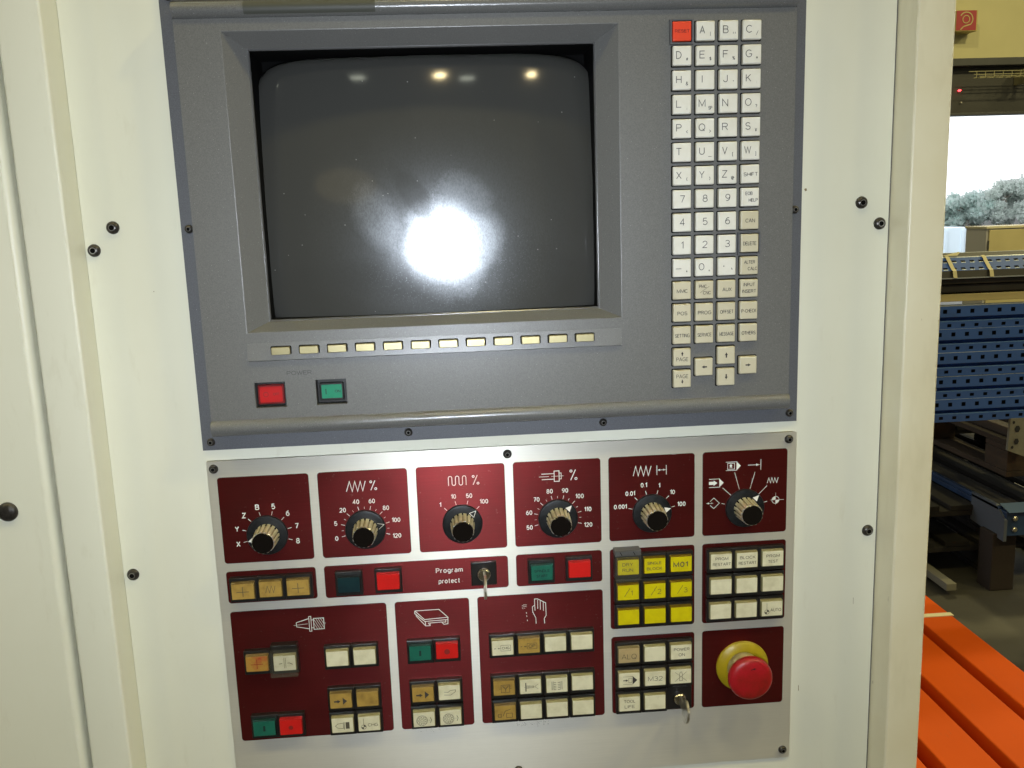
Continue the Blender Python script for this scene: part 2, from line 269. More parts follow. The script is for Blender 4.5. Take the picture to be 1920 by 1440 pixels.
SF = {   # single-stroke lettering: width, strokes (y up, cap height 1)
 'A': (.74, [[(0, 0), (.37, 1), (.74, 0)], [(.13, .33), (.61, .33)]]), 'B': (.64, [[(0, 0), (0, 1), (.36, 1)]+_arc(.38, .77, .22, .23, 80, -80)+[(0, .54)], [(.36, .54)]+_arc(.38, .27, .26, .27, 80, -80)+[(0, 0)]]),
 'C': (.74, [_arc(.40, .5, .40, .5, 42, 318)]), 'D': (.68, [[(0, 0), (0, 1), (.22, 1)]+_arc(.24, .5, .44, .5, 84, -84)+[(.22, 0), (0, 0)]]), 'E': (.58, [[(.58, 0), (0, 0), (0, 1), (.58, 1)], [(0, .53), (.52, .53)]]),
 'F': (.56, [[(0, 0), (0, 1), (.56, 1)], [(0, .52), (.48, .52)]]), 'G': (.76, [_arc(.40, .5, .40, .5, 42, 335)+[(.76, .44), (.44, .44)]]), 'H': (.66, [[(0, 0), (0, 1)], [(.66, 0), (.66, 1)], [(0, .52), (.66, .52)]]),
 'I': (.02, [[(.01, 0), (.01, 1)]]), 'J': (.50, [[(.50, 1), (.50, .28)]+_arc(.25, .27, .25, .27, -10, -180)]), 'K': (.62, [[(0, 0), (0, 1)], [(.58, 1), (0, .40)], [(.20, .60), (.62, 0)]]), 'L': (.50, [[(0, 1), (0, 0), (.50, 0)]]),
 'M': (.80, [[(0, 0), (0, 1), (.40, .12), (.80, 1), (.80, 0)]]), 'N': (.66, [[(0, 0), (0, 1), (.66, 0), (.66, 1)]]), 'O': (.80, [_arc(.40, .5, .40, .5, 0, 360, 18)]), 'P': (.60, [[(0, 0), (0, 1), (.34, 1)]+_arc(.36, .74, .24, .26, 80, -80)+[(0, .48)]]),
 'Q': (.80, [_arc(.40, .5, .40, .5, 0, 360, 18), [(.48, .26), (.76, -.06)]]), 'R': (.64, [[(0, 0), (0, 1), (.36, 1)]+_arc(.38, .75, .24, .25, 80, -80)+[(0, .50)], [(.36, .50), (.64, 0)]]),
 'S': (.62, [_arc(.31, .745, .28, .255, 25, 250)+_arc(.31, .26, .31, .26, 65, -160)]), 'T': (.64, [[(0, 1), (.64, 1)], [(.32, 1), (.32, 0)]]), 'U': (.64, [[(0, 1), (0, .32)]+_arc(.32, .32, .32, .32, 190, 350)+[(.64, .32), (.64, 1)]]),
 'V': (.68, [[(0, 1), (.34, 0), (.68, 1)]]), 'W': (.94, [[(0, 1), (.24, 0), (.47, .92), (.70, 0), (.94, 1)]]), 'X': (.64, [[(0, 0), (.64, 1)], [(0, 1), (.64, 0)]]), 'Y': (.64, [[(0, 1), (.32, .46), (.64, 1)], [(.32, .46), (.32, 0)]]), 'Z': (.62, [[(0, 1), (.62, 1), (0, 0), (.62, 0)]]),
 '0': (.58, [_arc(.29, .5, .29, .5, 0, 360, 16)]), '1': (.26, [[(0, .76), (.26, 1), (.26, 0)]]), '2': (.58, [_arc(.29, .71, .28, .29, 165, -35)+[(0, 0), (.58, 0)]]), '3': (.58, [_arc(.29, .755, .26, .245, 155, -75), [(.22, .52)]+_arc(.29, .26, .30, .26, 80, -155)]),
 '4': (.60, [[(.44, 0), (.44, 1), (0, .29), (.60, .29)]]), '5': (.58, [[(.52, 1), (.10, 1), (.05, .52)]+_arc(.29, .32, .29, .32, 128, -150)]), '6': (.58, [_arc(.29, .31, .28, .31, 0, 360, 16), _arc(.47, .36, .46, .64, 180, 108)+[(.50, .96)]]), '7': (.56, [[(0, 1), (.56, 1), (.20, 0)]]),
 '8': (.58, [_arc(.29, .76, .24, .24, 0, 360, 14), _arc(.29, .27, .29, .27, 0, 360, 16)]), '9': (.58, [_arc(.29, .69, .28, .31, 0, 360, 16), _arc(.11, .64, .46, .64, 0, -72)+[(.08, .04)]]),
 '-': (.40, [[(0, .45), (.40, .45)]]), '.': (.06, [[(0, .04), (.06, .04)]]), '#': (.60, [[(.15, .1), (.25, .9)], [(.40, .1), (.50, .9)], [(0, .35), (.58, .35)], [(.04, .65), (.62, .65)]]), '$': (.56, [_arc(.28, .70, .25, .2, 25, 250)+_arc(.28, .3, .28, .2, 65, -160), [(.28, 1.05), (.28, -.05)]]),
 '%': (.80, [[(.64, 1), (.14, 0)], _arc(.16, .78, .15, .18, 0, 360, 8), _arc(.64, .22, .15, .18, 0, 360, 8)]), '*': (.56, [[(.28, .15), (.28, .85)], [(0, .32), (.56, .68)], [(0, .68), (.56, .32)]]), '&': (.70, [[(.70, 0), (.16, .68)]+_arc(.30, .82, .17, .18, 180, -60)+[(.04, .36)]+_arc(.24, .23, .24, .23, 150, 330)+[(.62, .42)]]),
 ':': (.06, [[(0, .18), (.06, .18)], [(0, .66), (.06, .66)]]), ';': (.08, [[(.06, .22), (0, 0)], [(0, .66), (.06, .66)]]), '?': (.52, [_arc(.26, .76, .25, .24, 170, -50)+[(.26, .42), (.26, .26)], [(.24, .04), (.30, .04)]]), '<': (.5, [[(.5, .9), (0, .5), (.5, .1)]]), '>': (.5, [[(0, .9), (.5, .5), (0, .1)]]),
 '\u00a5': (.62, [[(0, 1), (.31, .5), (.62, 1)], [(.31, .5), (.31, 0)], [(.06, .46), (.56, .46)], [(.06, .24), (.56, .24)]]), '[': (.22, [[(.22, 1.05), (0, 1.05), (0, -.1), (.22, -.1)]]), ']': (.22, [[(0, 1.05), (.22, 1.05), (.22, -.1), (0, -.1)]]), '(': (.20, [_arc(.62, .5, .62, .68, 130, 230)]), ')': (.20, [_arc(-.42, .5, .62, .68, -50, 50)]),
 '@': (.90, [_arc(.45, .45, .45, .5, 320, 0)+_arc(.45, .45, .45, .5, 0, 300), _arc(.45, .45, .20, .24, 0, 360, 10), [(.66, .7), (.64, .3), (.78, .28)]]), '+': (.56, [[(0, .5), (.56, .5)], [(.28, .15), (.28, .85)]]), '=': (.52, [[(0, .35), (.52, .35)], [(0, .62), (.52, .62)]]), ' ': (.3, []),
 'r': (.32, [[(0, 0), (0, .7)], [(0, .42)]+_arc(.24, .42, .24, .26, 170, 80)]), 'o': (.54, [_arc(.27, .35, .27, .35, 0, 360, 14)]), 'g': (.52, [_arc(.26, .36, .26, .34, 0, 360, 14), [(.52, .7), (.52, -.06)]+_arc(.27, -.06, .25, .2, 0, -140)]),
 'a': (.48, [[(.47, 0), (.47, .48)]+_arc(.25, .48, .22, .22, 0, 150), _arc(.23, .2, .23, .2, 0, 360, 12)]), 'm': (.76, [[(0, 0), (0, .7)], [(0, .45)]+_arc(.19, .48, .19, .22, 170, 10)+[(.38, 0)], [(.38, .45)]+_arc(.57, .48, .19, .22, 170, 10)+[(.76, 0)]]),
 'p': (.54, [[(0, .7), (0, -.28)], _arc(.27, .35, .27, .35, 0, 360, 14)]), 't': (.34, [[(.15, .95), (.15, .12)]+_arc(.27, .12, .12, .12, 190, 290), [(0, .7), (.34, .7)]]), 'e': (.53, [[(.02, .37), (.52, .37)]+_arc(.27, .35, .26, .35, 15, 320)]), 'c': (.50, [_arc(.27, .35, .27, .35, 45, 315)])}
def text(mb, s, cx, cy, cap, h, width=None, bold=0.0, mi=0, squash=1.0, rot=0):
    if any(c not in SF for c in s): return font_text(mb, s, cx, cy, cap, h, width, bold, mi, squash, rot)
    wt = cap*(0.175 if bold > 0.01 else 0.095); wt = max(wt, 0.37)
    if cap > 4.8: wt = 0.50
    gap = (0.20 if bold <= 0.01 else 0.30); tot = sum(SF[c][0] for c in s)+gap*(len(s)-1); k = cap-wt*0.6; kx = k*squash*0.92
    if width: kx = (width-wt)/max(tot, 0.1)
    kx = min(kx, k*1.5); x_ = cx-tot*kx/2
    for c in s:
        w_, sts = SF[c]
        for st in sts: stroke(mb, [(x_+a*kx, cy-(b-0.5)*k) for a, b in st], wt, h, mi)
        x_ += (w_+gap)*kx
def stroke(mb, pts, wd, h, mi=0, closed=False):
    n = len(pts); L_, R_ = [], []
    for i, p in enumerate(pts):
        p = Vector(p); a = Vector(pts[i-1]) if (i > 0 or closed) else None; b = Vector(pts[(i+1) % n]) if (i < n-1 or closed) else None
        d1 = (p-a).normalized() if a is not None else None; d2 = (b-p).normalized() if b is not None else None
        if d1 is None: d1 = d2
        if d2 is None: d2 = d1
        t = d1+d2; t = t.normalized() if t.length > 1e-6 else d1; nn = Vector((-t.y, t.x)); c = max(0.35, abs(nn.dot(Vector((-d1.y, d1.x)))))
        L_.append(p+nn*wd/2/c); R_.append(p-nn*wd/2/c)
    for i in range(n if closed else n-1):
        j = (i+1) % n; mb.quad(P(*L_[i], h), P(*L_[j], h), P(*R_[j], h), P(*R_[i], h), mi)
def poly(mb, pts, h, mi=0): mb.face(mb.add([P(x, y, h) for x, y in pts]), mi)
def circ(cx, cy, r, a0=0, a1=360, n=24): return [(cx+r*math.cos(R(a0+(a1-a0)*k/n)), cy-r*math.sin(R(a0+(a1-a0)*k/n))) for k in range(n+1)]
def ring_s(mb, cx, cy, r, wd, h, mi=0): stroke(mb, circ(cx, cy, r)[:-1], wd, h, mi, True)
def percent(mb, cx, cy, hh, h, wd):
    stroke(mb, [(cx+hh*0.20, cy-hh/2), (cx-hh*0.26, cy+hh/2)], wd, h); ring_s(mb, cx-hh*0.22, cy-hh*0.38, hh*0.10, wd*0.95, h); ring_s(mb, cx+hh*0.24, cy+hh*0.36, hh*0.10, wd*0.95, h)
def zigzag(mb, x0, x1, y0, y1, n, wd, h, lean=0.0):
    pts = []; st = (x1-x0)/n
    for i in range(n+1): pts.append((x0+st*i, y1 if i % 2 == 0 else y0))
    stroke(mb, pts, wd, h)

# ---------------------------------------------------------------- machine enclosure
E = tag(empty('machine_enclosure', (-0.15, 0.25, 0.0)), 'cream painted sheet metal machine front framing the grey display unit and the red button panel', 'machine')
SC_HOLE = (-324, -72, 10, 206)
mb = MB(); holes(mb, -461, 168, -420, 980, [(-340, -56, -5, 222)], 0)
for a, b in (((-461, -420), (-461, 980)), ((168, 980), (168, -420))):
    mb.quad(P(*a, 0), P(*a, -20), P(*b, -20), P(*b, 0))
mb.build('front_panel', cream, E)
def post(x0, x1, name, h1, m=cream, rl=4, rrr=4, yb=300, label=None):
    mb = MB(); prof = [(x0, -yb)]
    for k in range(7): a = R(180-90*k/6); prof.append((x0+rl+rl*math.cos(a), h1-rl+rl*math.sin(a)))
    for k in range(7): a = R(90-90*k/6); prof.append((x1-rrr+rrr*math.cos(a), h1-rrr+rrr*math.sin(a)))
    prof.append((x1, -yb))
    mb.rings([[P(x, 980, h) for x, h in prof], [P(x, -420, h) for x, h in prof]], False, False, closed=False)
    o = mb.build(name, m, E, smooth=50)
    if label: o['label'] = label
    return o
post(-492.5, -461.3, 'post', 30, cream, 2.5, 2.0, 20)
post(169.4, 198.8, 'post', 30, cream_d, 2.0, 1.6, 700, 'yellowed cream post at the open side of the machine')
mb = MB(); mb.quad(P(168, 980, -1), P(169.4, 980, -1), P(169.4, -420, -1), P(168, -420, -1)); mb.build('gap_seal', mat('grey_rubber', (0.10, 0.095, 0.09), 0.7), E)  # dark strip that paints the shade in the open gap
mb = MB(); mb.quad(P(-499, 980, -12), P(-491, 980, -12), P(-491, -420, -12), P(-499, -420, -12)); mb.build('gap_seal', MATS['grey_rubber'], E)  # same painted shade for the door seam
def dome(mb, x, y, h, r, hh=None, hexr=0.42, washer=False, mi=0, mi2=1, mark=True):
    hh = hh or r*0.62; pr = [(r*1.0, h), (r, h+hh*0.12)]
    for k in range(1, 7): a = R(90*k/7.5); pr.append((r*math.cos(a), h+hh*0.12+hh*0.88*math.sin(a)))
    lathe(mb, x, y, pr, 24, mi)
    top = pr[-1][1]
    hx = [(x+r*hexr*math.cos(R(60*k+10)), y-r*hexr*math.sin(R(60*k+10))) for k in range(6)]
    hx2 = [(x+(qx-x)*0.8, y+(qy-y)*0.8) for qx, qy in hx]
    if mark:
        mb.rings([[P(a, b, top+0.12) for a, b in hx]], False, True, mi2)
        ring_s(mb, x, y, r*hexr*1.05, r*0.10, top+0.2, 2)
BRIGHT = mat('screw_edge_wear', (0.30, 0.29, 0.27), 0.3, 0.8)
SCR = [screwm, blackm, BRIGHT]
for x, y in ((-438.9, 133), (-454.6, 149.6), (-453.6, 410.2), (145, 133.4), (160.6, 150.4), (160.6, 409.3)):
    mb = MB(); dome(mb, x, y, 0, 4.9, 3.6); mb.build('screw', SCR, E, smooth=40)

D = tag(empty('cabinet_door', (-0.75, 0.0, 0.0)), 'cream painted metal door with one large black domed bolt, at the left edge', 'door')
mb = MB(); prof = [(-1000, -20), (-1000, 29)]
for k in range(8): a = R(90-90*k/7); prof.append((-503+6*math.cos(a), 23+6*math.sin(a)))
prof.append((-497, -20))
mb.rings([[P(x, 980, h) for x, h in prof], [P(x, -420, h) for x, h in prof]], False, False, closed=False); mb.build('door_leaf', cream, D, smooth=50)
mb = MB(); dome(mb, -530, 343, 29, 7.6, 4.5, mark=False); mb.build('bolt', SCR, D, smooth=40)

mk = mat('scuff_brown', (0.22, 0.17, 0.08), 0.7)
for pts in ([(103.2, 549), (103.7, 549), (103.9, 554), (103.3, 554.5)], [(97.8, 121.2), (99.6, 120.6), (100.2, 122.4), (98.6, 123.2)], [(-414, 182.0), (-413.4, 182.0), (-413.4, 182.7), (-414, 182.7)], [(150.2, 470), (150.5, 470), (150.6, 476), (150.3, 476)]):
    mb = MB(); poly(mb, pts[::-1], 0.05); mb.build('scuff', mk, E)
# ---------------------------------------------------------------- display unit
DU = tag(empty('display_unit', (-0.1464, 0.0, ZR-0.1358)), 'dark grey monitor and keyboard unit with black screen and ivory keys, above the red panel', 'control unit')
OPEN = (-327, -69, 7.5, 208.2)           # inner edge of the screen opening
mb = MB(); holes(mb, -388, 95.2, -38.5, 309.5, [(-340, -56, -5, 222)], 2.2)
ol = [(-388, 309.5), (95.2, 309.5), (95.2, -38.5), (-388, -38.5)]
for a, b in zip(ol, ol[1:]+ol[:1]): mb.quad(P(*a, 0.02), P(*b, 0.02), P(*b, 2.2), P(*a, 2.2))
mb.build('mounting_flange', grey_f, DU)
# body: profile across the height, extruded sideways, flat face with openings
BX0, BX1, BH = -376, 83, 15
PB = [(-340.8, -317.2, 254.6, 274.6), (-294.0, -270.4, 254.4, 274.4)]
mb = MB()
holes(mb, BX0, BX1, -12.4, 283.4, [(-343.2, -52.4, -3.8, 216.1)]+PB, BH)
lo = [(283.4, 15), (284.2, 16.4), (285.6, 17.9), (287.4, 18.9), (289.4, 19.2), (291.4, 18.8), (293.4, 17.7), (295.0, 15.8), (296, 13.4), (296.2, 2.2)]
up = [(-24.8, 2.2), (-24.6, 13.6), (-23.6, 16.2), (-22.0, 18.0), (-20.0, 19.0), (-18.0, 19.1), (-16.0, 18.3), (-14.4, 16.9), (-13.4, 14.6), (-12.9, 13.8), (-12.4, 15)]
def ridge(pr, back):
    mb2 = MB(); mb2.rings([[P(BX0, y, h) for y, h in pr], [P(BX1, y, h) for y, h in pr]], False, False, closed=False)
    for X, fl in ((BX0, 1), (BX1, 0)):
        idx = mb2.add([P(X, y, h) for y, h in pr]+[P(X, pr[0][0], 2.2), ] if back else [P(X, y, h) for y, h in pr]+[P(X, pr[-1][0], 2.2)]); mb2.face(idx if fl else idx[::-1])
    return mb2
for X in (BX0, BX1): mb.quad(P(X, -12.4, 2.2), P(X, 283.4, 2.2), P(X, 283.4, BH), P(X, -12.4, BH))
def frame_rings(mb, rects, mi=0):
    for (a, ha), (b, hb) in zip(rects, rects[1:]):
        A = [(a[0], a[3]), (a[1], a[3]), (a[1], a[2]), (a[0], a[2])]; Bq = [(b[0], b[3]), (b[1], b[3]), (b[1], b[2]), (b[0], b[2])]
        for i in range(4): j = (i+1) % 4; mb.quad(P(*A[i], ha), P(*A[j], ha), P(*Bq[j], hb), P(*Bq[i], hb), mi)
out_r = (-343.2, -52.4, -3.8, 216.1)
def ins(r_, d): return (r_[0]+d, r_[1]-d, r_[2]+d, r_[3]-d)
frame_rings(mb, [(out_r, 15), (ins(out_r, 0.5), 14.85), (ins(OPEN, -0.9), 1.0)])
for q in PB: frame_rings(mb, [(q, 15), (q, 4)])
mb.build('body', grey, DU)
mb = MB(); er = [(ins(OPEN, -0.9), 1.0)]+[(ins(OPEN, -0.9+1.3*math.sin(R(t))), -0.2+1.2*math.cos(R(t))) for t in (15, 30, 45, 60, 75, 90)]+[(ins(OPEN, 0.4), -1.4)]
frame_rings(mb, er); mb.build('opening_edge', mat('polished_grey_edge', (0.09, 0.09, 0.09), 0.17, spec=0.7), DU)
greyr = flaked('charcoal_coating_polished_by_hands', (0.118, 0.118, 0.112), 0.86, 0.23)
ridge(lo, False).build('ridge', greyr, DU, smooth=40)
ridge(up, True).build('ridge', greyr, DU, smooth=40)
mb = MB(); tp = [(y, h+0.12) for y, h in up if -23.7 < y < -14.3]
mb.rings([[P(-325, y, h) for y, h in tp], [P(-231, y, h) for y, h in tp]], False, False, closed=False); mb.build('tape_strip', tape, DU, smooth=40)
mb = MB(); frame_rings(mb, [(ins(OPEN, 0.4), -1.3), (ins(OPEN, 0.4), -46)]); q = ins(OPEN, 0.4)
mb.quad(P(q[0], q[3], -46), P(q[1], q[3], -46), P(q[1], q[2], -46), P(q[0], q[2], -46)); mb.build('screen_mask', blackm, DU)
# glass
GX, GY, GR, GH = -195.0, 155.0, 700.0, -2.0
gl = mat('dusty_screen_glass', (0.052, 0.052, 0.047), 0.07, spec=0.5)
if 1:
    N, L, B = nodes(gl)
    geo = N.new('ShaderNodeNewGeometry'); sep = N.new('ShaderNodeSeparateXYZ'); L.new(geo.outputs['Position'], sep.inputs[0])
    def math_(op, a, b=None, c=None):
        n = N.new('ShaderNodeMath'); n.operation = op
        for i, s in enumerate((a, b, c)):
            if s is None: continue
            if isinstance(s, (int, float)): n.inputs[i].default_value = s
            else: L.new(s, n.inputs[i])
        return n.outputs[0]
    # greasy film and wipes; its ellipses also paint the flash glare's core and halo
    x = math_('MULTIPLY', sep.outputs[0], 1000.0); y = math_('MULTIPLY', math_('SUBTRACT', ZR, sep.outputs[2]), 1000.0)   # mm
    wob = tex(gl, 'N', 34, 4, 0.6); wob2 = tex(gl, 'N', 1100, 2, 0.7); wv = math_('ADD', math_('MULTIPLY', math_('SUBTRACT', wob.outputs[0], 0.5), 26.0), math_('MULTIPLY', math_('SUBTRACT', wob2.outputs[0], 0.5), 13.0))
    def ell(cx, cy, rx, ry, soft=0.25, rot=0.0):
        ca, sa = math.cos(rot), math.sin(rot)
        dx = math_('SUBTRACT', math_('ADD', x, wv), cx); dy = math_('SUBTRACT', math_('ADD', y, wv), cy)
        u = math_('DIVIDE', math_('ADD', math_('MULTIPLY', dx, ca), math_('MULTIPLY', dy, sa)), rx)
        v = math_('DIVIDE', math_('SUBTRACT', math_('MULTIPLY', dy, ca), math_('MULTIPLY', dx, sa)), ry)
        d = math_('SQRT', math_('ADD', math_('MULTIPLY', u, u), math_('MULTIPLY', v, v)))
        mr = N.new('ShaderNodeMapRange'); L.new(d, mr.inputs[0]); mr.inputs[1].default_value = 1+soft; mr.inputs[2].default_value = 1-soft; return mr.outputs[0]
    film = math_('MAXIMUM', ell(-187, 155, 34, 40, 0.30), math_('MULTIPLY', ell(-238, 135, 17, 29, 0.42, -0.5), 0.75))
    film = math_('MAXIMUM', film, math_('MULTIPLY', ell(-171, 120, 25, 19, 0.35, 0.4), 0.55)); film = math_('MAXIMUM', film, ell(-170, 150, 30, 24, 0.35))
    film = math_('MAXIMUM', film, math_('MULTIPLY', ell(-190, 148, 66, 58, 0.75), 0.40))
    wipe = math_('MAXIMUM', math_('MULTIPLY', ell(-211, 116, 10, 26, 0.22, -0.6), 0.7), math_('MULTIPLY', ell(-222, 186, 44, 12, 0.5, 0.25), 0.7))
    film = math_('MULTIPLY', film, math_('SUBTRACT', 1.0, math_('MULTIPLY', wipe, 0.75)))
    gr = tex(gl, 'N', 900, 3, 0.8, stretch=(1, 1, 0.5)); speck = ramp(gl, gr.outputs[0], [(0.36, 0.55), (0.60, 1.0)])
    film = math_('MULTIPLY', film, speck)
    vs = tex(gl, 'V', 900); ss = N.new('ShaderNodeSeparateColor'); L.new(vs.outputs['Color'], ss.inputs[0])
    spk = math_('MULTIPLY', math_('GREATER_THAN', ss.outputs[0], 0.72), math_('LESS_THAN', vs.outputs['Distance'], 0.36))
    film = math_('MAXIMUM', film, math_('MULTIPLY', spk, math_('MULTIPLY', ell(-180, 166, 62, 40, 0.5), 0.6)))  # sparkles of the glare put into the film around the bright spot
    # overall thin haze of dust + isolated grains
    vd = tex(gl, 'V', 260); sc_ = N.new('ShaderNodeSeparateColor'); L.new(vd.outputs['Color'], sc_.inputs[0])
    grain = math_('MULTIPLY', math_('GREATER_THAN', sc_.outputs[0], 0.965), math_('LESS_THAN', vd.outputs['Distance'], 0.13))
    base = mixc(gl, grain, (0.047, 0.047, 0.043), (0.20, 0.20, 0.19)); L.new(base, B.inputs['Base Color'])
    rr_ = N.new('ShaderNodeBsdfGlossy'); rr_.inputs['Roughness'].default_value = 0.30; rr_.inputs['Color'].default_value = (0.9, 0.95, 1.0, 1)
    rr2 = N.new('ShaderNodeBsdfGlossy'); rr2.inputs['Roughness'].default_value = 0.16; rr2.inputs['Color'].default_value = (1, 1, 1, 1)
    mx = N.new('ShaderNodeMixShader'); L.new(math_('ADD', math_('MULTIPLY', film, 0.15), 0.010), mx.inputs[0]); L.new(B.outputs[0], mx.inputs[1]); L.new(rr_.outputs[0], mx.inputs[2])
    mx2 = N.new('ShaderNodeMixShader'); L.new(math_('MULTIPLY', film, 0.10), mx2.inputs[0]); L.new(mx.outputs[0], mx2.inputs[1]); L.new(rr2.outputs[0], mx2.inputs[2])
    L.new(mx2.outputs[0], N['Material Output'].inputs[0])
mb = MB(); rgs = []; cx, cy, ax, ay = -198, 117.0, 134.8, 107.2; nn = 96
for s_ in (1.0, 0.985, 0.96, 0.9, 0.8, 0.65, 0.5, 0.35, 0.2, 0.08):
    ring = []
    for k in range(nn):
        a = 2*math.pi*k/nn; c_, s2 = math.cos(a), math.sin(a); e = 2/8.0
        gx = cx+ax*s_*math.copysign(abs(c_) ** e, c_); gy = cy-ay*s_*math.copysign(abs(s2) ** e, s2)
        hh = GH-((gx-GX) ** 2+(gy-GY) ** 2)/(2*GR)
        if s_ == 1.0: hh -= 3
        elif s_ == 0.985: hh -= 0.6
        ring.append(P(gx, gy, hh))
    rgs.append(ring)
mb.rings(rgs, False, True); mb.build('screen_glass', gl, DU, smooth=60)
# softkey bar
mb = MB(); bx = (-343.6, -53.2, 224.2, 237.2)
mb.quad(P(bx[0], bx[3], 17.4), P(bx[1], bx[3], 17.4), P(bx[1], bx[2], 15.4), P(bx[0], bx[2], 15.4))
mb.quad(P(bx[0], bx[3]+0.8, 15), P(bx[1], bx[3]+0.8, 15), P(bx[1], bx[3], 17.4), P(bx[0], bx[3], 17.4))
for X in (bx[0], bx[1]): mb.face(mb.add([P(X, bx[2], 15), P(X, bx[3], 15), P(X, bx[3], 17.4), P(X, bx[2], 15.4)]))
mb.quad(P(bx[0], bx[2], 15.4), P(bx[1], bx[2], 15.4), P(bx[1], bx[2], 15), P(bx[0], bx[2], 15))
mb.build('softkey_bar', grey, DU)
for k in range(12):
    x_ = -317.9+21.38*k; mb = MB()
    slab(mb, x_-7.9, x_+7.9, 226.5, 233.9, 16.2, 16.75, 1.2, 0, mi=1)
    slab(mb, x_-7.1, x_+7.1, 227.2, 233.1, 16.2, 19.2, 0.8, 0.45); mb.build('softkey', [soft, blackm], DU)
# power buttons
for i, (q, lm, sm) in enumerate(((PB[0], lab_pr, SIDE[lab_r]), (PB[1], lab_pg, SIDE[lab_g]))):
    mb = MB(); slab(mb, q[0]+0.4, q[1]-0.4, q[2]+0.6, q[3]-0.6, 4, 9.5, 0.8, 0.5)
    pb = mb.build('power_button', black, DU)
    mb = MB(); a = ins(q, 2.4 if i else 1.6); slab(mb, a[0], a[1], a[2]+0.6, a[3]-0.6, 6, 12.6, 1.2, 0.8, mi=0); a = ins(a, 1.6); slab(mb, a[0], a[1], a[2]+0.6, a[3]-0.6, 12.0, 12.75, 0.8, 0.1, mi=1)
    mb.build('lens', [black if i else mat('dark_red_rim', (0.16, 0.01, 0.01), 0.3), lm], pb)
    mb = MB(); cx_ = (q[0]+q[1])/2; cy_ = (q[2]+q[3])/2
    if i == 0: ring_s(mb, cx_-4, cy_, 1.8, 0.5, 12.85); text(mb, 'OFF', cx_+4, cy_, 2.0, 12.85, 5.0); m_ = ink_r
    else: stroke(mb, [(cx_-4.5, cy_-2.2), (cx_-4.5, cy_+2.2)], 0.7, 12.85); text(mb, 'ON', cx_+4.5, cy_, 2.0, 12.85, 4.4); m_ = ink_g
    mb.build('legend', m_, pb)
mb = MB(); text(mb, 'POWER', -305.8, 248.2, 3.1, 15.15, 19); mb.build('power_lettering', ink_f, DU)
# keyboard
KX = [-5.5+17.78*c for c in range(4)]
ROWS = [['RESET', 'A|i', 'B|"', 'C|/'], ['D|#', 'E|$', 'F|%', 'G|*'], ['H|&', 'I', "J|'", 'K|:'], ['L|;', 'M|SP', 'N', 'O|?'], ['P|<', 'Q|>', 'R', 'S|¥'], ['T', 'U|_', 'V|[', 'W|]'],
        ['X|(', 'Y|)', 'Z|@', 'SHIFT'], ['7', '8', '9', 'EOB\nHELP'], ['4', '5', '6', 'CAN'], ['1', '2', '3', 'DELETE'], ['-|+', '0|=', '.|,', 'ALTER\nCALC'],
        ['MMC', 'PMC\nCNC', 'AUX', 'INPUT\nINSERT'], ['POS', 'PROG', 'OFFSET', 'P-CHECK'], ['SETTING', 'SERVICE', 'MESSAGE', 'OTHERS'], ['PAGEUP', None, '^', None], ['PAGEDN', None, 'v', None]]
BEIGE = {'CAN', 'DELETE', 'ALTER\nCALC', 'MMC', 'PMC\nCNC', 'AUX', 'INPUT\nINSERT'}
def arrow_m(mb, cx, cy, dx, dy, L_, h, hw=1.35, sw=0.5, head=2.0, mi=0):
    n = (-dy, dx); b = (cx-dx*L_/2, cy-dy*L_/2); s = (cx+dx*(L_/2-head), cy+dy*(L_/2-head)); t = (cx+dx*L_/2, cy+dy*L_/2)
    poly(mb, [(b[0]+n[0]*sw, b[1]+n[1]*sw), (s[0]+n[0]*sw, s[1]+n[1]*sw), (s[0]-n[0]*sw, s[1]-n[1]*sw), (b[0]-n[0]*sw, b[1]-n[1]*sw)], h, mi)
    poly(mb, [(s[0]+n[0]*hw, s[1]+n[1]*hw), t, (s[0]-n[0]*hw, s[1]-n[1]*hw)], h, mi)
